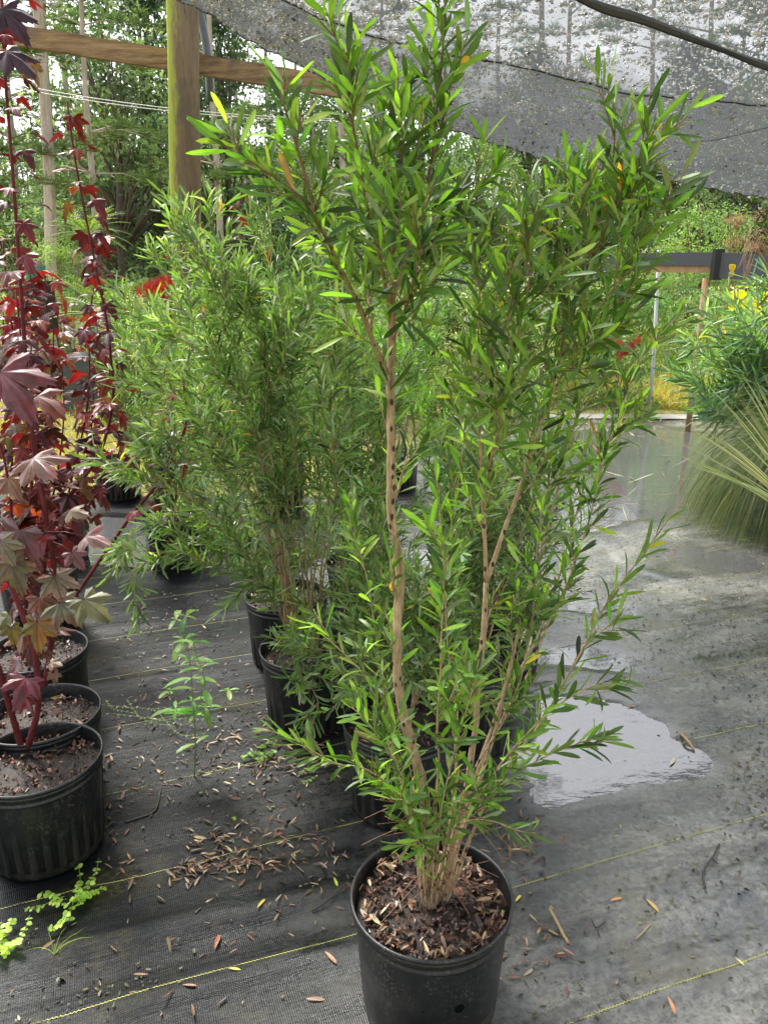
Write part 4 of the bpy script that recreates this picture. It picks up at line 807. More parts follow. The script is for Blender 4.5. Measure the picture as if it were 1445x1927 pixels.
# pines
def pine():
    root = thing('pine_tree', (0, 0, 0), 'x', 'tree'); h = 17.; path = spline([[0, 0, -.3], [.12, 0, h * .3], [-.1, .05, h * .65], [.05, 0, h]], .6); V, f = tube(path, np.linspace(.15, .05, len(path)), 10); mb = MB(); mb.add(V, f); Ps, Ds = [], []
    for i in range(30):
        z = R.uniform(.42, 1.) ; a = R.uniform(0, 6.283); ln = (1.1 - z) * 3.4 + .5; j = int(z * (len(path) - 1)); p0 = path[j]; e = p0 + np.array([math.cos(a) * ln, math.sin(a) * ln, R.uniform(-.1, .5)])
        V, f = tube(np.array([p0, (p0 + e) / 2 + [0, 0, .2], e]), [.035, .022, .008], 5); mb.add(V, f)
        for k in range(6):
            t_ = R.uniform(.35, 1.05); c = p0 + (e - p0) * t_ + np.array([R.gauss(0, .18), R.gauss(0, .18), R.gauss(0, .12) + .1]); m_ = 60; d = rand_unit(m_); d[:, 2] = np.abs(d[:, 2]) * .6 + d[:, 2] * .4; Ps.append(c + d * .08); Ds.append(d)
    mb.build('trunk', M['pinebark'], root); Ps = np.concatenate(Ps); Ds = np.concatenate(Ds); n = len(Ps)
    V, f, c = leaves_arr(Ps, Ds, rand_unit(n), rng.uniform(.22, .36, n), .022, .05, .0, pick([(.10, .16, .05), (.14, .20, .06), (.07, .12, .04)], n), T3, np.array([.6, 1, .2])); mk('crown', V, f, M['leaf_wood'], root, False, c); return root
pp_ = pine()
PT = [(66, 15, .82, .0, 'thick pale pine trunk farthest left, mossless and straight'), (157, 15.5, .52, .0, 'slim pale pine trunk between the thick left pine and the mossy post'), (122, 24, .8, .0, None), (95, 42, 1.1, .0, None), (12, 24, .8, .0, None), (195, 45, 1.1, 0, None), (285, 46, 1.1, 0, None), (398, 16, .55, .0, 'brown pine trunk just right of the mossy post'), (445, 40, 1.1, 0, None), (505, 44, 1.1, 0, None),
      (590, 24, .6, .0, None), (641, 16, .52, .0, 'pale slim pine trunk at the end of the timber rail'), (560, 45, 1, 0, None), (860, 36, 1, 0, None), (1022, 30, 1, 0, None), (1075, 24, .7, .0, None), (1230, 34, 1, 0, None), (1352, 26, .8, -.02, None), (1405, 24, .7, .05, 'leaning brown pine trunk at the far right under the cloth'), (1385, 28, .7, .03, None), (1500, 30, 1, 0, None), (720, 42, 1, 0, None), (940, 42, 1.1, 0, None), (-60, 30, 1.1, 0, None)]
for i, (px, Y, s, tilt, lb) in enumerate(PT):
    p = P(px, 440, Y); o = pp_ if i == 0 else dup(pp_, (0, 0, 0)); o.location = (p[0], Y, -.2); o.rotation_euler = (0, .085 * (722 - px) / 700 + tilt, R.uniform(0, 6.28) if i else 0); o.rotation_mode = 'ZYX' if False else 'XYZ'; o.scale = (s, s, s)
    o.rotation_euler.z = 0; tag(o, lb or 'tall thin pine trunk among the trees of the far wood', None, 'pines of the wood' if lb is None else None)
    if lb and 'group' in o: del o['group']

# ------------------------------------------------------------------ middle ground plants
YG = [(.20, .32, .09), (.28, .38, .13), (.13, .23, .06), (.38, .44, .20)]; MG = [(.12, .22, .07), (.18, .29, .10), (.06, .13, .045), (.26, .35, .17)]
def bush(label, h, r, nc, per, ll, cols, asp=.3, name='shrub', low=.05):
    root = thing(name, (0, 0, 0), label, 'shrub'); mb = MB(); cl = []
    for i in range(nc):
        a = R.uniform(0, 6.283); z = R.uniform(low, 1.); e = r * R.uniform(.2, 1.) * (1 - .45 * z ** 2); c = np.array([e * math.cos(a), e * math.sin(a), z * h]); cl.append((c, R.uniform(.16, .32) * r))
        if i % 2 == 0: V, f = tube(spline([[.05 * math.cos(a), .05 * math.sin(a), 0], c * [.5, .5, .6], c], .1), .008, 5); mb.add(V, f)
    mb.build('stem', M['twig'], root); crown_mesh('foliage', root, cl, per, ll, cols, None, M['leaf_soft'], asp); return root
BU = [bush('x', 1.5, .85, 60, 80, .075, YG), bush('x', 1.7, .8, 60, 80, .09, MG, .22), bush('x', 1.0, .9, 50, 90, .06, [(.24, .34, .06), (.34, .38, .10), (.16, .26, .05)])]
place(BU, [(0, 560, 500, 9.5, 1.), (1, 660, 500, 8.5, .9), (0, 760, 500, 9.2, .95), (1, 850, 500, 10.5, 1.1), (0, 940, 500, 9.5, 1.), (1, 1030, 500, 10.5, 1.), (0, 1110, 500, 11.5, 1.0), (1, 480, 500, 8.5, .95), (1, 1190, 500, 12, 1.), (2, 1265, 500, 12.5, 1.0), (2, 1160, 500, 11.2, .9), (1, 1290, 500, 13.5, 1.), (0, 1370, 500, 12.5, .95), (2, 1440, 500, 11, 1.), (0, 1520, 500, 10, 1.1), (0, 330, 500, 9.5, 1.), (2, 40, 500, 15, 1.2), (2, 420, 500, 13, 1.2), (2, 640, 500, 13.5, 1.3), (2, 880, 500, 14, 1.3), (1, 240, 500, 12, 1.0), (2, 1010, 500, 13.5, 1.2), (0, -40, 500, 12, 1.2), (0, 700, 500, 15.5, 1.4), (0, 1240, 500, 16, 1.4)],
      'leafy yellow-green shrub in the sunny beds behind the potted rows', 'shrubs in the beds behind')
o = bush('soft feathery light green conifer-like bush behind the hibiscus stems, left of the sago palm', 2.1, .55, 70, 110, .05, [(.22, .36, .08), (.30, .44, .12), (.16, .28, .06)], .16, 'feathery_bush'); p = P(105, 500, 10.5); o.location = (p[0], 10.5, -.03)
o = bush('rounded pale green bush under the shade cloth edge, right of the tall shrub', 2.9, 1.25, 90, 110, .075, [(.22, .34, .10), (.28, .40, .14), (.16, .27, .08)], .25, 'pale_bush'); p = P(1305, 500, 15.); o.location = (p[0], 15., -.03)
o = bush('reddish twiggy bush above the dark raised bed at the right', 2.6, .5, 30, 50, .06, [(.30, .16, .13), (.22, .12, .10), (.16, .20, .08)], .3, 'twiggy_bush'); p = P(1390, 500, 13.); o.location = (p[0], 13., -.03)
# sago palm
def sago(cx, cy, zc, s, label, nf=26, cols=((.22, .34, .05), (.34, .44, .08), (.14, .24, .04))):
    loc = np.array([cx, cy, 0.]); root = thing('sago_palm', loc, label, 'palm'); V, f = tube(np.array([[0, 0, 0], [.03, 0, zc * .5], [0, 0, zc]]), [.16, .14, .12], 10); mk('trunk', V, f, M['darkbark'], root)
    L = [[] for _ in range(4)]; mb = MB()
    for i in range(nf):
        a = i * 2.4; el = R.uniform(.15, 1.15); d = np.array([math.cos(a) * math.cos(el), math.sin(a) * math.cos(el), math.sin(el)]); p = np.array([0, 0, zc]); pts = [p.copy()]
        for k in range(9): d = unit(d + [0, 0, -.11]); p = p + d * s / 9; pts.append(p.copy())
        path = spline(pts, .04); V, f = tube(path, np.linspace(.008, .003, len(path)), 4); mb.add(V, f); T = unit(np.gradient(path, axis=0))
        for sgn in (-1, 1):
            k = np.arange(3, len(path) - 1); S_ = unit(np.cross(T[k], [0, 0, 1.])) * sgn; L[0].append(path[k]); L[1].append(unit(S_ + .55 * T[k] + [0, 0, .15])); L[2].append(np.cross(S_, T[k]) * sgn); L[3].append(.20 * s * np.sin(np.linspace(.5, 2.9, len(k))))
    A = [np.concatenate(x) for x in L]; V, f, c = leaves_arr(A[0], A[1], A[2], A[3], .016 * s, .1, .2, pick(cols, len(A[0]), None, .15), T3, np.array([.8, 1, .1])); mb.build('frond_stalk', M['greenstem'], root); mk('frond', V, f, M['leaf_soft'], root, False, c)
p = P(163, 420, 11.); sago(p[0], 11., p[2] - .15, .62, 'yellow-green sago palm crown rising behind the red hibiscus stems', 34)
p = P(195, 565, 8.5); sago(p[0], 8.5, p[2] - .2, .7, 'low darker sago palm below the yellow-green one, half hidden by red leaves', 24, ((.08, .17, .03), (.14, .24, .04), (.24, .30, .05)))
# grasses
def grass(name, n, fx, label, cols, lmin, lmax, w, lean=.45, kind='stuff', bend=(.0, .6)):
    XY = np.array([fx() for _ in range(n)]); z = np.array([max(hump(a, b) if b > 5.4 else -9, float(gh(a, b)) if b < 9.5 and abs(a) < 5 else -9) for a, b in XY]) - .01; z = np.maximum(z, -.06)
    D = unit(np.stack([rng.normal(size=n) * lean, rng.normal(size=n) * lean, np.ones(n)], -1)); U = rand_unit(n); L = rng.uniform(lmin, lmax, n)
    V, f, c = leaves_arr(np.c_[XY, z], D, U, L, w, rng.uniform(*bend, n), .2, pick(cols, n, None, .15), np.array([0, .4, .75, 1.]), np.array([.8, 1, .7, .05]))
    return tag(mk(name, V, f, M['blade'], None, False, c), label, 'grass', None, kind)
DRYG = [(.46, .38, .12), (.38, .34, .09), (.28, .32, .07), (.55, .46, .20), (.40, .28, .14)]
grass('yellow_grass', 26000, lambda: (R.uniform(-6.5, -.3), R.uniform(5.9, 13) ), 'sunlit yellow grass behind the red hibiscus pots', DRYG, .06, .22, .007)
def mound():
    a = R.uniform(0, 6.283); r = math.sqrt(R.random()); c = G(1205, 745, 0); return c[0] + .2 + 1.5 * r * math.cos(a), 10.3 + .85 * r * math.sin(a)
grass('straw_grass', 9000, mound, 'mound of dry straw-coloured grass beyond the far puddle', [(.50, .36, .18), (.42, .36, .10), (.34, .38, .08), (.36, .24, .13)], .15, .42, .010, .7)
grass('green_grass', 16000, lambda: (R.uniform(-7, 11), R.uniform(10.5, 15.5)), 'bright green grass between the beds in the background', [(.20, .34, .05), (.30, .40, .08), (.38, .38, .12)], .12, .35, .010)
tag(patch('path', -.5, 8.5, 9.0, 10.2, lambda x, y: .012 + .008 * fbm(x, y), plain('path_sand', (.28, .27, .255), .6, .4, 3., .3), .15), kind='structure')
tag(patch('dirt_path', -6., 2.2, 12.2, 14.2, lambda x, y: .05 + .012 * fbm(x, y), plain('path_dirt', (.50, .38, .25), .8, .2, 2., .25), .2), kind='structure')
# ------------------------------------------------------------------ right-hand side
def legbox(mb, a, b, w): 
    V, f = tube(np.array([a, b]), w, 4); mb.add(V, f)
bed = thing('raised_bed_frame', P(1350, 600, 8.2) * [1, 1, 0], 'low timber frame with black cloth valance round its top, far right', 'plant frame')
bl0 = np.array(bed.location); A_, B_, C_ = P(1150, 476, 9.2), P(1352, 474, 8.2), P(1560, 484, 7.4); lo = np.array([0, 0, -.20])
def strip(name, a, b, h, mat, th=.02):
    ax = unit(b - a); sd = unit(np.cross(ax, [0, 0, 1.])); mbx = MB(); L_ = np.linalg.norm(b - a); V, f = box((0, 0, 0), (L_, th, h), np.array([ax, sd, np.cross(sd, ax)])); mbx.add(V + (a + b) / 2 - np.array([0, 0, h / 2]), f); return mbx.build(name, mat, bed, False, bl0)
CB = plain('valance_cloth', (.075, .078, .088), .6, .3, 60.); TW = wood('tan_timber', (.30, .17, .08), (.52, .34, .18), None, scale=(1, 1, .1))
strip('cloth_valance', A_, B_, .13, CB); strip('cloth_valance', B_ + [0, -.012, 0], C_, .25, CB); strip('top_rail', A_ + [0, .05, -.12], B_ + [0, .05, -.12], .08, TW, .03)
for q in (B_ + [-.06, .1, 0], C_): mbx = MB(); V, f = tube(np.array([q * [1, 1, 0], q - [0, 0, .25]]), .032, 8); mbx.add(V, f); mbx.build('leg', TW, bed, True, bl0)
mbx = MB(); V, f = box(B_ - [0, 0, .12], (.09, .09, .30)); mbx.add(V, f); mbx.build('corner_wrap', M['black'], bed, False, bl0)
a, b = P(1240, 470, 9.), P(1229, 690, 9.); V, f = tube(np.array([a, b, b - [0, 0, .6]]), .02, 10)
tag(mk('pipe_post', V, f, plain('white_pipe', (.42, .44, .43), .5), None), 'white upright pipe standing in the shrubs left of the cloth-topped timber frame', 'post')
tub = thing('tub', P(68, 525, 10.) * [1, 1, 1], 'small turquoise tub glimpsed between the red hibiscus stems', 'tub'); V, f = lathe([(0, 0), (.10, 0), (.13, .16), (.14, .16), (.13, .15), (0, .15)], 24); mk('bucket_body', V, f, plain('turquoise', (.10, .48, .46), .4), tub)
stand = MB(); V, f = box((0, 0, -.32), (.30, .30, .60)); stand.add(V, f); stand.build('stand', M['black'], tub, False)
for k_, (x0, y0, x1, y1, Y, lab) in enumerate(((-40, 655, 150, 640, 11., 'long black trough bed behind the hibiscus, in the yellow grass at left'), (140, 668, 262, 690, 9.6, 'shorter dark grey trough bed nearer than the long black one'))):
    a, b = P(x0, y0, Y), P(x1, y1, Y - .2); root = thing('planting_trough', (a[0], a[1], 0), lab, 'planter'); o0 = np.array(root.location); ax = unit((b - a) * [1, 1, 0]); sd = np.cross([0, 0, 1.], ax); L_ = np.linalg.norm(b - a)
    mbx = MB(); zt = a[2]; V, f = box((0, 0, 0), (L_, .6, zt + .05), np.array([ax, sd, [0, 0, 1.]])); mbx.add(V + (a + b) / 2 * [1, 1, 0] + [0, 0, zt / 2], f); mbx.build('trough_body', plain('trough_plastic', (.05, .06, .068), .4), root, False, o0)
    mbx = MB(); V, f = tube(np.array([a + sd * -.31, b * [1, 1, 0] + [0, 0, zt] - sd * .31]), .025, 8); mbx.add(V, f); mbx.build('rim', plain('trough_rim', (.13, .15, .17), .35), root, True, o0)
for px, py, Y, lab in ((755, 650, 12.5, 'left of the black pots seen past the main trunk'), (790, 652, 12.2, 'right of the black pots seen past the main trunk'), (962, 968, 0, 'black pot standing in the far puddle behind the tall shrub')):
    c = P(px, py, Y) if Y else G(px, py, 0); o = thing('nursery_pot', (c[0], c[1], .02), lab, 'plant pot'); pot_part(o, 'plain'); soil_parts(o, 4., 0, 30)
    if Y: o.scale = (1.5, 1.5, 2.)
# long-leaved shrub at right edge
def willow(cx, cy, label):
    z0 = float(gh(cx, cy)); loc = np.array([cx, cy, z0]); root = thing('willow_leaf_shrub', loc, label, 'shrub'); s = Shrub(); c1 = [(.11, .20, .11), (.15, .25, .15), (.24, .33, .25), (.06, .13, .07), (.22, .32, .11)]
    tips = [(1290, 640), (1330, 590), (1300, 720), (1275, 705), (1380, 560), (1430, 540), (1420, 620), (1360, 650), (1345, 745), (1400, 700), (1470, 600), (1500, 680), (1440, 760), (1320, 770), (1385, 620), (1460, 520), (1550, 560), (1520, 780)]
    for i, (px, py) in enumerate(tips):
        e = P(px, py, cy + R.uniform(-.45, .35)); b = np.array([cx + R.uniform(-.05, .05), cy + R.uniform(-.05, .05), z0 + .2]); m_ = b * .45 + e * .55 + [0, 0, .10]; m_[0] = b[0] * .6 + e[0] * .4
        s.stem([b, b * .75 + m_ * .25 + [0, 0, .12], m_, e], .006, .0015, nb=5, b0=.35, bl=(.2, .36), sp=.0125, ll=.19, lw=.016, sub=1, la=.35, ang=(.9, .35), col=c1, colw=[.28, .26, .2, .14, .12], droop=.22, k=6, step=.05)
    print('willow', s.build(root, loc, M['leaf_fine'], M['greenstem'])); return root
wc_ = G(1440, 960, 0); willow(wc_[0] + .15, wc_[1] + .35, 'bluish-green shrub with long narrow drooping leaves at the right edge, above the grass clump')
# fountain grass in a pot
gc = G(1412, 1010, 0); gx0, gy0 = gc[0] + .38, gc[1] + .22; root = thing('potted_fountain_grass', (gx0, gy0, 0), 'big clump of fine grey-green grass spilling to the ground from a dark pot', 'potted grass'); pot_part(root, 'ribbed'); root.children[0].scale = (1.15, 1.15, 1.1)
soil_parts(root, 6., 0, 20, .28)
def arcs(root, n, p0f, len_, w, cols, lean, grav, mat, name='foliage', k=9, el=(.5, 1.4)):
    A, B_, C = [], [], []; ts = np.linspace(0, 1, k); V, Fq, CC = [], [], []
    for i in range(n):
        a = R.uniform(0, 6.283); e = R.uniform(*el); d = np.array([math.cos(a) * math.cos(e), math.sin(a) * math.cos(e), math.sin(e)]) + np.asarray(lean); L = R.uniform(*len_); p = np.array(p0f(a), float); pts = [p.copy()]; d = unit(d)
        for _ in range(k - 1): d = unit(d + [0, 0, -grav * R.uniform(.7, 1.3)]); p = p + d * L / (k - 1); p[2] = max(p[2], .012); pts.append(p.copy())
        pts = np.array(pts); T = np.gradient(pts, axis=0); S_ = unit(np.cross(T, [0, 0, 1.]) + 1e-5 + .3 * rng.normal(size=3)); ww = w * R.uniform(.7, 1.2) * np.interp(ts, [0, .3, .75, 1], [.7, 1, .7, .06])[:, None]
        up_ = unit(np.cross(S_, T)); v = np.stack([pts - S_ * ww / 2 + up_ * ww * .2, pts, pts + S_ * ww / 2 + up_ * ww * .2], 1).reshape(-1, 3); c = pick(cols, 1, None, .15)[0]; cc_ = np.ones((k * 3, 4)); cc_[:, :3] = c; cc_[:, 3] = np.tile([1, 0, 1], k)
        b = np.arange(k - 1)[:, None] * 3 + np.arange(2)[None] + i * k * 3; V.append(v); CC.append(cc_); Fq.append(np.stack([b, b + 1, b + 4, b + 3], -1).reshape(-1, 4))
    return mk(name, np.concatenate(V), np.concatenate(Fq), mat, root, True, np.concatenate(CC))
arcs(root, 5200, lambda a: (.12 * R.random() ** .5 * math.cos(a), .12 * R.random() ** .5 * math.sin(a), .30), (.60, 1.20), .0030, [(.10, .15, .06), (.16, .20, .09), (.06, .09, .04), (.28, .26, .15), (.04, .055, .03)], (-.05, -.05, .1), .40, M['blade'], k=12, el=(.85, 1.55))
vc = G(1560, 1120, 0); root = thing('variegated_flax', (vc[0], vc[1] + .15, 0), 'sword-leaved plant striped cream and green, in front of the fine grass clump', 'plant')
pot_part(root, 'plain'); soil_parts(root, 2., 0, 20)
o = arcs(root, 80, lambda a: (.03 * math.cos(a), .03 * math.sin(a), .28), (.60, 1.05), .020, [(.72, .72, .38), (.62, .64, .30), (.46, .52, .20)], (-.25, 0, .25), .045, M['blade'], k=10, el=(.6, 1.45))
t = NT('striped_blade'); a_ = t.n('Attribute', attribute_name='col'); st_ = t.ramp(a_.outputs['Alpha'], .30, .48); c = t.mix(st_, (.10, .20, .05), t.mix(1, a_.outputs['Color'], (1.15, 1.1, 1.0), 'MULTIPLY'))
o.data.materials[0] = t.fin(t.mixs(.3, t.pr(c, .4, .5), t.n('BsdfTranslucent', {'Color': c}).outputs[0]))
# sunflowers
def sunflower(px, py, Y, label, size=.085, bud=False):
    h_ = P(px, py, Y); loc = np.array([h_[0] + .05, Y + .05, 0]); root = thing('sunflower', loc, label, 'flower'); mb = MB(); V, f = tube(spline([loc, loc * .5 + h_ * .5 + [.03, .02, 0], h_ + [0, .03, -.02]], .1), .007, 6); mb.add(V, f); mb.build('stem', M['greenstem'], root, off=loc)
    n = 22; a = np.linspace(0, 6.283, n, endpoint=False) + rng.normal(size=n) * .05; O = np.stack([np.cos(a), -.25 + 0 * a, np.sin(a)], -1) if not bud else np.stack([.3 * np.cos(a), -.1 + 0 * a, 1 + 0 * a], -1)
    V, f, c = leaves_arr(h_ + unit(O) * size * .28, O, np.tile([0, -1., .2], (n, 1)), size * .8, size * .30, .15, .1, pick([(.75, .58, .03), (.80, .66, .05)], n, None, .1)); mk('petals', V - loc, f, M['weed'], root, True, c)
    th = np.linspace(0, 6.283, 18, endpoint=False); V = np.vstack([h_ + [0, -.018, 0]] + [h_ + np.array([math.cos(q) * size * .34, -.004, math.sin(q) * size * .34]) for q in th]); mk('flower_disc', V - loc, np.array([[0, 1 + i, 1 + (i + 1) % 18] for i in range(18)]), plain('disc', (.45, .36, .12), .9, .1, 200., .6), root)
    n = 9; z = rng.uniform(.25, .85, n); pp = loc + (h_ - loc) * z[:, None]; D = unit(np.stack([rng.normal(size=n), rng.normal(size=n), .2 * rng.normal(size=n)], -1)); V, f, c = leaves_arr(pp, D, np.tile([0, 0, 1.], (n, 1)), .17, .085, .3, .2, pick([(.14, .26, .05), (.20, .32, .07)], n)); mk('foliage', V - loc, f, M['weed'], root, True, c)
sunflower(1388, 566, 6.2, 'left of the two open yellow sunflowers above the willow-leaved shrub'); sunflower(1436, 570, 6.1, 'right of the two open yellow sunflowers, at the photo edge'); sunflower(1376, 515, 6.4, 'half-closed yellow sunflower bud standing above the two open ones', .07, True)
# red flowers on a far bush
rb = bush('low shrub with fuzzy dull red blooms left of the white pipe', .9, .5, 30, 60, .08, MG, .3, 'red_flowered_shrub'); p = P(1165, 655, 9.4); rb.location = (p[0], 9.4, 0)
for q in ((1150, 652), (1172, 662), (1160, 672), (1185, 648)): e = P(q[0], q[1], 9.) ; spike(rb, np.array(rb.location), e, np.array([.8, 0, .5]), .13, .06, [(.55, .07, .08), (.42, .12, .08), (.62, .16, .12)])
# dried hanging fronds over the frame
root = thing('dried_plume', P(1440, 700, 6.) * [1, 1, 0], 'brown dried grass plume arching over the dark valance at the right', 'dried plant'); l0 = np.array(root.location); mb = MB()
for i in range(16):
    a = P(1470, 640, 6.) + rng.normal(size=3) * .03; b = P(R.uniform(1405, 1440), R.uniform(425, 470), 6.); c = P(R.uniform(1385, 1412), R.uniform(480, 535), 5.95); V, f = tube(spline([a, (a + b) / 2 + [.05, 0, .1], b, c], .03), np.linspace(.004, .0015, len(spline([a, (a + b) / 2 + [.05, 0, .1], b, c], .03))), 4); mb.add(V, f)
mb.build('dry_fronds', plain('dry_frond', (.33, .20, .12), .7), root, off=l0)

# ------------------------------------------------------------------ weeds
def ga(px, py): p = G(px, py, 0); p[2] = float(gh(p[0], p[1])); return p
def weed_tall():
    b = ga(366, 1462); root = thing('tall_weed', b, 'tall thin weed with pointed opposite leaves growing through the fabric beside the left pots', 'weed'); mb = MB(); Ps = [[], [], [], []]
    Y = b[1]; main_ = spline([b, P(368, 1400, Y), P(364, 1340, Y), P(358, 1250, Y + .02), P(345, 1195, Y + .03), P(325, 1155, Y + .03)], .01); V, f = tube(main_, np.linspace(.0026, .001, len(main_)), 6); mb.add(V, f)
    st = [(main_, [.22, .42, .50, .62, .72, .85, .98])]
    for pts, tts in (([P(364, 1345, Y), P(385, 1290, Y - .02), P(372, 1240, Y - .03), P(350, 1160, Y - .02)], [.3, .55, .8, 1]), ([P(366, 1370, Y), P(395, 1320, Y), P(430, 1300, Y + .03)], [.5, 1]), ([P(366, 1360, Y), P(330, 1335, Y), P(320, 1300, Y)], [.6, 1])):
        q = spline(pts, .01); V, f = tube(q, np.linspace(.0017, .0008, len(q)), 5); mb.add(V, f); st.append((q, tts))
    for q, tts in st:
        for t_ in tts:
            p = q[min(len(q) - 1, int(t_ * (len(q) - 1)))]; a0 = R.uniform(0, 3.14)
            for k in range(4 if t_ > .4 else 2):
                a = a0 + k * math.pi + (k > 1) * 1.3 + R.uniform(-.3, .3); Ps[0].append(p); Ps[1].append([math.cos(a), math.sin(a), R.uniform(-.1, .5)]); Ps[2].append([0, 0, 1.]); Ps[3].append(R.uniform(.055, .10) if k < 2 else R.uniform(.03, .055))
    n = len(Ps[0]); V, f, c = leaves_arr(Ps[0], Ps[1], Ps[2], np.array(Ps[3]), np.array(Ps[3]) * .27, .3, .25, pick([(.26, .48, .12), (.34, .56, .16), (.20, .40, .10)], n)); mb.build('stem', M['greenstem'], root, off=b); mk('foliage', V - b, f, M['weed'], root, True, c)
weed_tall()
RT = np.array([0, .1, .3, .6, .85, 1.]); RW = np.array([.25, .7, 1, .95, .6, .1])
def creeper(name, label, runs, ls, cols, b0, n_per=12, lift=.03, gr=None, ww=.95):
    root = thing(name, b0, label, 'weed', gr); mb = MB(); Ps, Ds, Us, Ls = [], [], [], []
    for pts in runs:
        q = spline([ga(*p) + [0, 0, lift * R.uniform(.3, 1.3)] for p in pts], .006); V, f = tube(q, .0009, 4); mb.add(V, f); T = unit(np.gradient(q, axis=0))
        for i in range(n_per):
            j = int((i + .5) / n_per * (len(q) - 1)); s_ = unit(np.cross(T[j], [0, 0, 1.]))
            for sg in (-1, 1): Ps.append(q[j]); Ds.append(s_ * sg + .3 * T[j] + .25 * rng.normal(size=3)); Us.append([.3 * rng.normal(), .3 * rng.normal(), 1.]); Ls.append(ls * R.uniform(.6, 1.2))
    n = len(Ps); Ls = np.array(Ls); V, f, c = leaves_arr(Ps, Ds, Us, Ls, Ls * ww, .2, .15, pick(cols, n), RT, RW); mb.build('stem', M['greenstem'], root, off=b0); mk('foliage', V - b0, f, M['weed'], root, True, c)
LIME = [(.48, .68, .09), (.38, .58, .08), (.55, .72, .14)]
creeper('creeping_weed', 'bright lime round-leaved creeper at the foot of the nearest left pot', [[(130, 1745), (145, 1710), (152, 1670), (150, 1640)], [(140, 1720), (165, 1690), (180, 1665), (190, 1640)], [(135, 1730), (100, 1715), (70, 1720), (45, 1715)], [(150, 1705), (175, 1690), (200, 1678)], [(130, 1740), (115, 1760), (95, 1770)], [(120, 1715), (105, 1700), (75, 1695)], [(150, 1720), (160, 1700), (172, 1705)]], .013, LIME, ga(135, 1745), 9, .035)
creeper('creeping_weed', 'bright lime round-leaved creeper at the very bottom left corner', [[(5, 1825), (8, 1780), (0, 1750)], [(5, 1820), (30, 1790), (50, 1770), (60, 1745)], [(0, 1800), (-20, 1780), (-40, 1770)], [(10, 1815), (30, 1800), (45, 1808)], [(0, 1790), (20, 1760), (26, 1740)], [(-10, 1820), (-30, 1800), (-50, 1810)]], .014, LIME, ga(5, 1825), 9, .035)
creeper('clover_patch', 'small round-leaved green patch under the low left branch of the tall shrub', [[(455, 1438), (480, 1428), (500, 1425)], [(480, 1440), (500, 1432), (520, 1420)], [(490, 1415), (505, 1405), (520, 1410)]], .014, [(.18, .36, .06), (.24, .42, .08)], ga(485, 1435), 6, .02)
creeper('clover_patch', 'tiny round-leaved seedling cluster left of the oval pot base behind the tall shrub', [[(570, 1480), (585, 1472), (600, 1468)], [(560, 1462), (580, 1456), (598, 1458)]], .010, [(.20, .38, .07), (.30, .48, .10)], ga(580, 1475), 5, .015)
creeper('seedling', 'single lime two-leaved seedling among the brown fallen leaves', [[(438, 1545), (441, 1543)]], .013, LIME, ga(440, 1545), 2, .01)
creeper('seedling', 'lone green seedling on the wet fabric below the fountain grass', [[(1400, 1035), (1402, 1015), (1398, 1000)]], .04, [(.14, .26, .06)], ga(1400, 1035), 6, .06, None, .3)
creeper('straggly_weed', 'mat of fine straggly stems running right from the left pots', [[(190, 1330), (230, 1340), (280, 1345), (320, 1352)], [(200, 1350), (250, 1365), (310, 1370), (350, 1375)], [(240, 1330), (270, 1360), (330, 1380)], [(280, 1340), (330, 1340), (380, 1350), (420, 1345)], [(300, 1360), (340, 1390), (390, 1395)], [(200, 1325), (215, 1345), (260, 1350)], [(270, 1370), (330, 1365), (400, 1370)]], .009, [(.22, .30, .08), (.16, .26, .06), (.32, .30, .12)], ga(300, 1360), 12, .03, None, .4)
# grass tuft by the lime creeper
root = thing('grass_tuft', ga(105, 1810), 'few pale arching grass blades in front of the lime creeper', 'grass'); arcs(root, 6, lambda a: (0, 0, .0), (.06, .11), .003, [(.40, .52, .14)], (0, 0, .3), .22, M['blade'], k=8)

# ------------------------------------------------------------------ litter on the fabric
def litter(name, label, pts, Lr, cols, wr=(.16, .26), mat='dry', bend=(-.2, .3), kind='stuff'):
    n = len(pts); p = np.array([G(*q, 0) for q in pts]); p[:, 2] = gh(p[:, 0], p[:, 1]) + .003 + rng.uniform(0, .005, n); D = unit(np.stack([rng.normal(size=n), rng.normal(size=n), .08 * rng.normal(size=n)], -1)); U = unit(np.array([0, 0, 1.]) + .35 * rng.normal(size=(n, 3))); L = rng.uniform(*Lr, n)
    V, f, c = leaves_arr(p, D, U, L, L * rng.uniform(*wr, n), rng.uniform(*bend, n), rng.uniform(.1, .8, n), pick(cols, n)); c[:, 3] = 1
    return tag(mk(name, V, f, M[mat], None, True, c), label, 'litter', None, kind)
pts = []
def blob(n, cx, cy, sx, sy, rot=-.25):
    for _ in range(n):
        a, b = R.gauss(0, sx), R.gauss(0, sy); x = cx + a * math.cos(rot) - b * math.sin(rot); y = cy + a * math.sin(rot) + b * math.cos(rot)
        if 700 < y < 1950: pts.append((x, y))
for a in ((60, 400, 1600, 28, 18), (60, 460, 1628, 34, 12), (45, 360, 1640, 30, 14), (40, 480, 1570, 40, 22), (45, 570, 1600, 45, 25), (150, 550, 1435, 80, 24), (80, 420, 1420, 90, 40), (70, 380, 1290, 80, 50), (60, 250, 1430, 40, 60), (45, 215, 1560, 18, 70), (30, 500, 1700, 120, 60), (60, 980, 1590, 35, 30), (40, 900, 1560, 60, 15), (90, 520, 1330, 90, 40), (25, 330, 1780, 170, 60), (70, 300, 1180, 90, 50), (30, 640, 1650, 60, 60), (30, 1000, 1800, 40, 40)): blob(*a)
litter('fallen_leaf_litter', 'drifts of brown fallen leaves on the black fabric between the pots', pts, (.014, .040), DRY + [(.15, .075, .04), (.22, .12, .065), (.09, .05, .03)])
pts = []
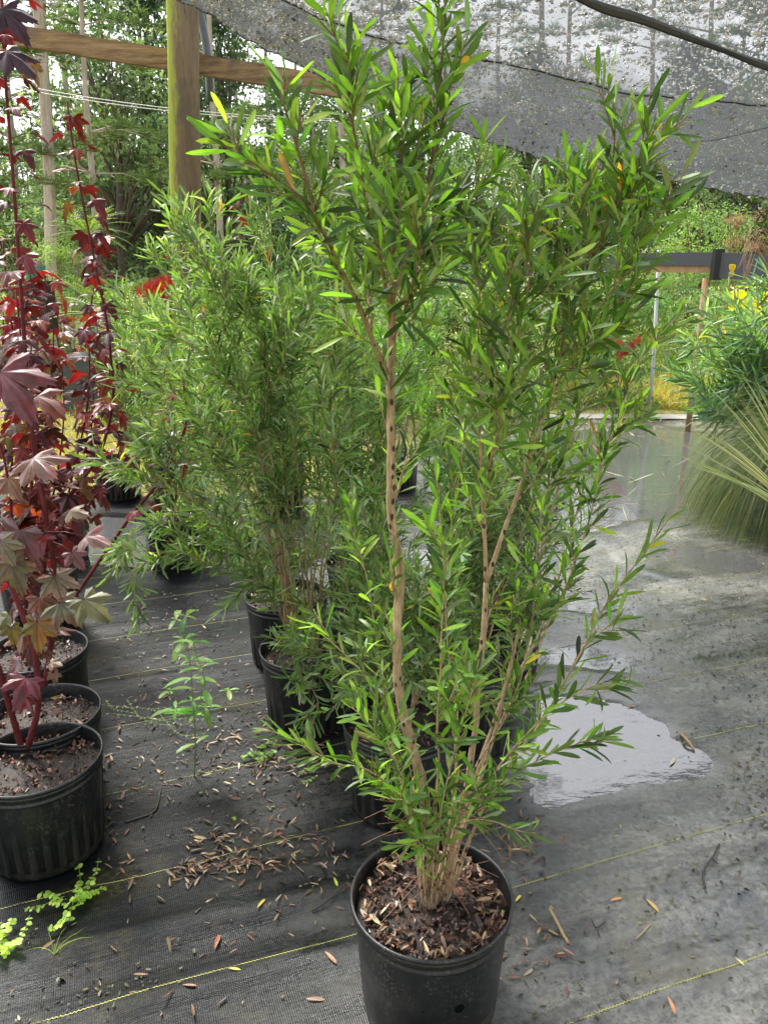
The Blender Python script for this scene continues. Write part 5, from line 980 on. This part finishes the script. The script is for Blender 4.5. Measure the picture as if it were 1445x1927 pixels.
for a in ((250, 1330, 1180, 110, 35), (200, 1200, 1120, 90, 40), (250, 1380, 1230, 70, 60), (200, 1120, 1080, 70, 50), (450, 1430, 1450, 50, 110), (125, 1350, 1120, 80, 20), (150, 280, 1170, 90, 30), (200, 350, 1240, 90, 60), (175, 430, 1390, 110, 50), (125, 1300, 1640, 120, 60), (60, 150, 1880, 120, 30), (125, 1200, 1830, 200, 80), (125, 500, 1500, 130, 60)): blob(*a)
litter('moss_crumbs', 'crumbs of moss and plant debris scattered over the wet fabric', pts, (.006, .017), [(.05, .055, .018), (.09, .085, .03), (.03, .025, .018), (.14, .12, .06), (.02, .018, .014)], (.3, .7), bend=(-.5, .5))
pts = [(R.uniform(-50, 1500), R.uniform(1050, 1950)) for _ in range(260)]
litter('dirt_specks', 'tiny dark specks and chips strewn on the fabric', pts, (.004, .012), [(.015, .013, .01), (.05, .035, .025), (.20, .16, .10), (.02, .018, .015)], (.25, .7))
LV = [(1157, 1697, .3, 'orange', (.50, .26, .10), .032, 'orange fallen leaf lying flat on the wet fabric right of the nearest pot'), (1225, 1705, -1.1, 'two', (.50, .34, .08), .038, 'fallen leaf, half brown half yellow, right of the flat orange one'), (1262, 1890, -1.5, 'o', (.52, .22, .10), .034, 'upright-pointing orange-red fallen leaf near the bottom right stitch line'),
      (974, 1695, .9, 'y', (.62, .55, .08), .026, 'yellow leaf resting just outside the rim of the nearest pot'), (1065, 1868, 1.2, 'm', (.14, .05, .05), .026, 'narrow maroon leaf below the right side of the nearest pot'), (1167, 1560, 1.4, 'g', (.34, .42, .12), .018, 'upright pale green leaf on the muddy fabric under the puddle'), (1158, 1577, .2, 'g', (.44, .50, .14), .014, 'small flat pale yellow-green leaf just under the upright one'),
      (1265, 1435, .9, 's', (.44, .40, .30), .050, 'long straw-coloured leaf floating in the white puddle'), (1325, 1133, .2, 'y', (.80, .62, .05), .020, 'bright yellow leaf far out on the grey fabric at right'), (491, 1716, 1.1, 'y', (.60, .48, .10), .030, 'yellow-tan leaf on the dark fabric left of the nearest pot, pointing up'), (631, 1665, -1.2, 'g', (.42, .46, .07), .028, 'yellow-green leaf left of the nearest pot rim'),
      (408, 1775, 1.5, 'b', (.34, .15, .08), .042, 'rust-brown leaf standing alone on the left fabric above the front stitch line'), (620, 1805, -.8, 'b', (.42, .22, .12), .036, 'curled tan leaf just under the front stitch line left of the nearest pot'), (440, 1835, -.1, 'y', (.58, .50, .10), .024, 'small yellow leaf lying against the front stitch line'), (590, 1882, .0, 'b', (.30, .19, .13), .036, 'dull brown leaf at the bottom centre left of the nearest pot'), (1185, 1330, .0, 'b', (.34, .20, .12), .03, 'brown stalky leaf on the sheet of water above the white puddle'),
      (1390, 1810, -1., 'y', (.55, .52, .14), .02, 'thin yellow leaf below the long front stitch line at right'), (1062, 1290, .5, 'x', (.30, .22, .1), .02, 'small tan leaf near the right puddle margin')]
for px, py, a, _, c0, L, lab in LV:
    p = ga(px, py); p[2] = max(p[2], -.002) + .005; D = unit(np.array([math.cos(a), math.sin(a) * 1.0, .03])); V, f, c = leaves_arr([-D * L / 2], [D], [[.1, -.2, 1.]], L * 1.25, L * .27, .12, .35, [c0]); c[:, 3] = 1
    o = mk('fallen_leaf', V, f, M['dry'], None, True, c); o.location = p; tag(o, lab, 'leaf', 'single fallen leaves on the fabric')
def stick(pts, r, lab, mat, br=()):
    q = spline([ga(x, y) + [0, 0, .004 + dz] for x, y, dz in pts], .01); q = q + np.array([noise.noise_vector(Vector(v * 25)) for v in q]) * .002; q[:, 2] = np.maximum(q[:, 2], gh(q[:, 0], q[:, 1]) + r); l0 = q[0].copy(); root = thing('twig', l0, lab, 'twig'); V, f = tube(q, r, 6); mk('stick', V - l0, f, mat, root)
    for b in br: w = spline([ga(x, y) + [0, 0, .004 + dz] for x, y, dz in b], .01); V, f = tube(w, r * .6, 5); mk('side_twig', V - l0, f, mat, root)
TB = plain('twig_dark', (.035, .028, .02), .5, .5, 60.); TS = plain('twig_straw', (.38, .27, .13), .6, .3, 60.)
stick([(1353, 1593, 0), (1338, 1625, .01), (1322, 1648, .004), (1326, 1675, 0)], .0028, 'forked dark twig on the muddy fabric at the right', TB, [[(1338, 1625, .01), (1350, 1632, .002)]])
stick([(1033, 1722, .012), (1050, 1750, .006), (1068, 1785, 0)], .004, 'broken straw-coloured stalk right of the nearest pot', TS, [[(1050, 1765, 0), (1030, 1755, 0)]])
stick([(1112, 1742, .014), (1122, 1750, .0), (1138, 1745, .010)], .002, 'small dark forked stick standing up on the wet fold', TB, [[(1124, 1752, 0), (1127, 1770, 0)]])
stick([(1195, 1770, 0), (1225, 1745, 0)], .002, 'thin straw stem on the fabric below the two-tone leaf', TS)
stick([(1280, 1385, .0), (1292, 1400, .012), (1306, 1413, 0)], .005, 'short brown stalk at the top edge of the white puddle', TS)
stick([(420, 1750, 0), (560, 1755, 0), (600, 1718, .01), (652, 1685, .012)], .0022, 'thin dark branch lying left of the nearest pot', TB) if False else stick([(585, 1718, 0), (610, 1708, .006), (640, 1685, .01), (655, 1672, .01)], .0024, 'thin dark branch lying left of the nearest pot', TB)
stick([(300, 1500, 0), (290, 1530, 0), (235, 1550, 0)], .0028, 'curved brown twig beside the left pots on the stitch line', TB)

pts = []
for a in ((60, 1150, 880, 110, 35), (50, 1200, 950, 90, 20), (30, 1290, 860, 50, 30), (40, 1080, 960, 60, 20)): blob(*a)
litter('floating_straw', 'pale straw stems floating in the far puddle', pts, (.08, .32), [(.26, .22, .13), (.18, .14, .08), (.34, .31, .22)], (.02, .04))
pts = []
for a in ((300, 1130, 800, 90, 14), (160, 1290, 790, 60, 10)): blob(*a)
litter('path_straw', 'dry straw strewn along the edge of the far path', pts, (.05, .16), [(.46, .34, .18), (.55, .42, .24), (.30, .22, .12)], (.03, .07))
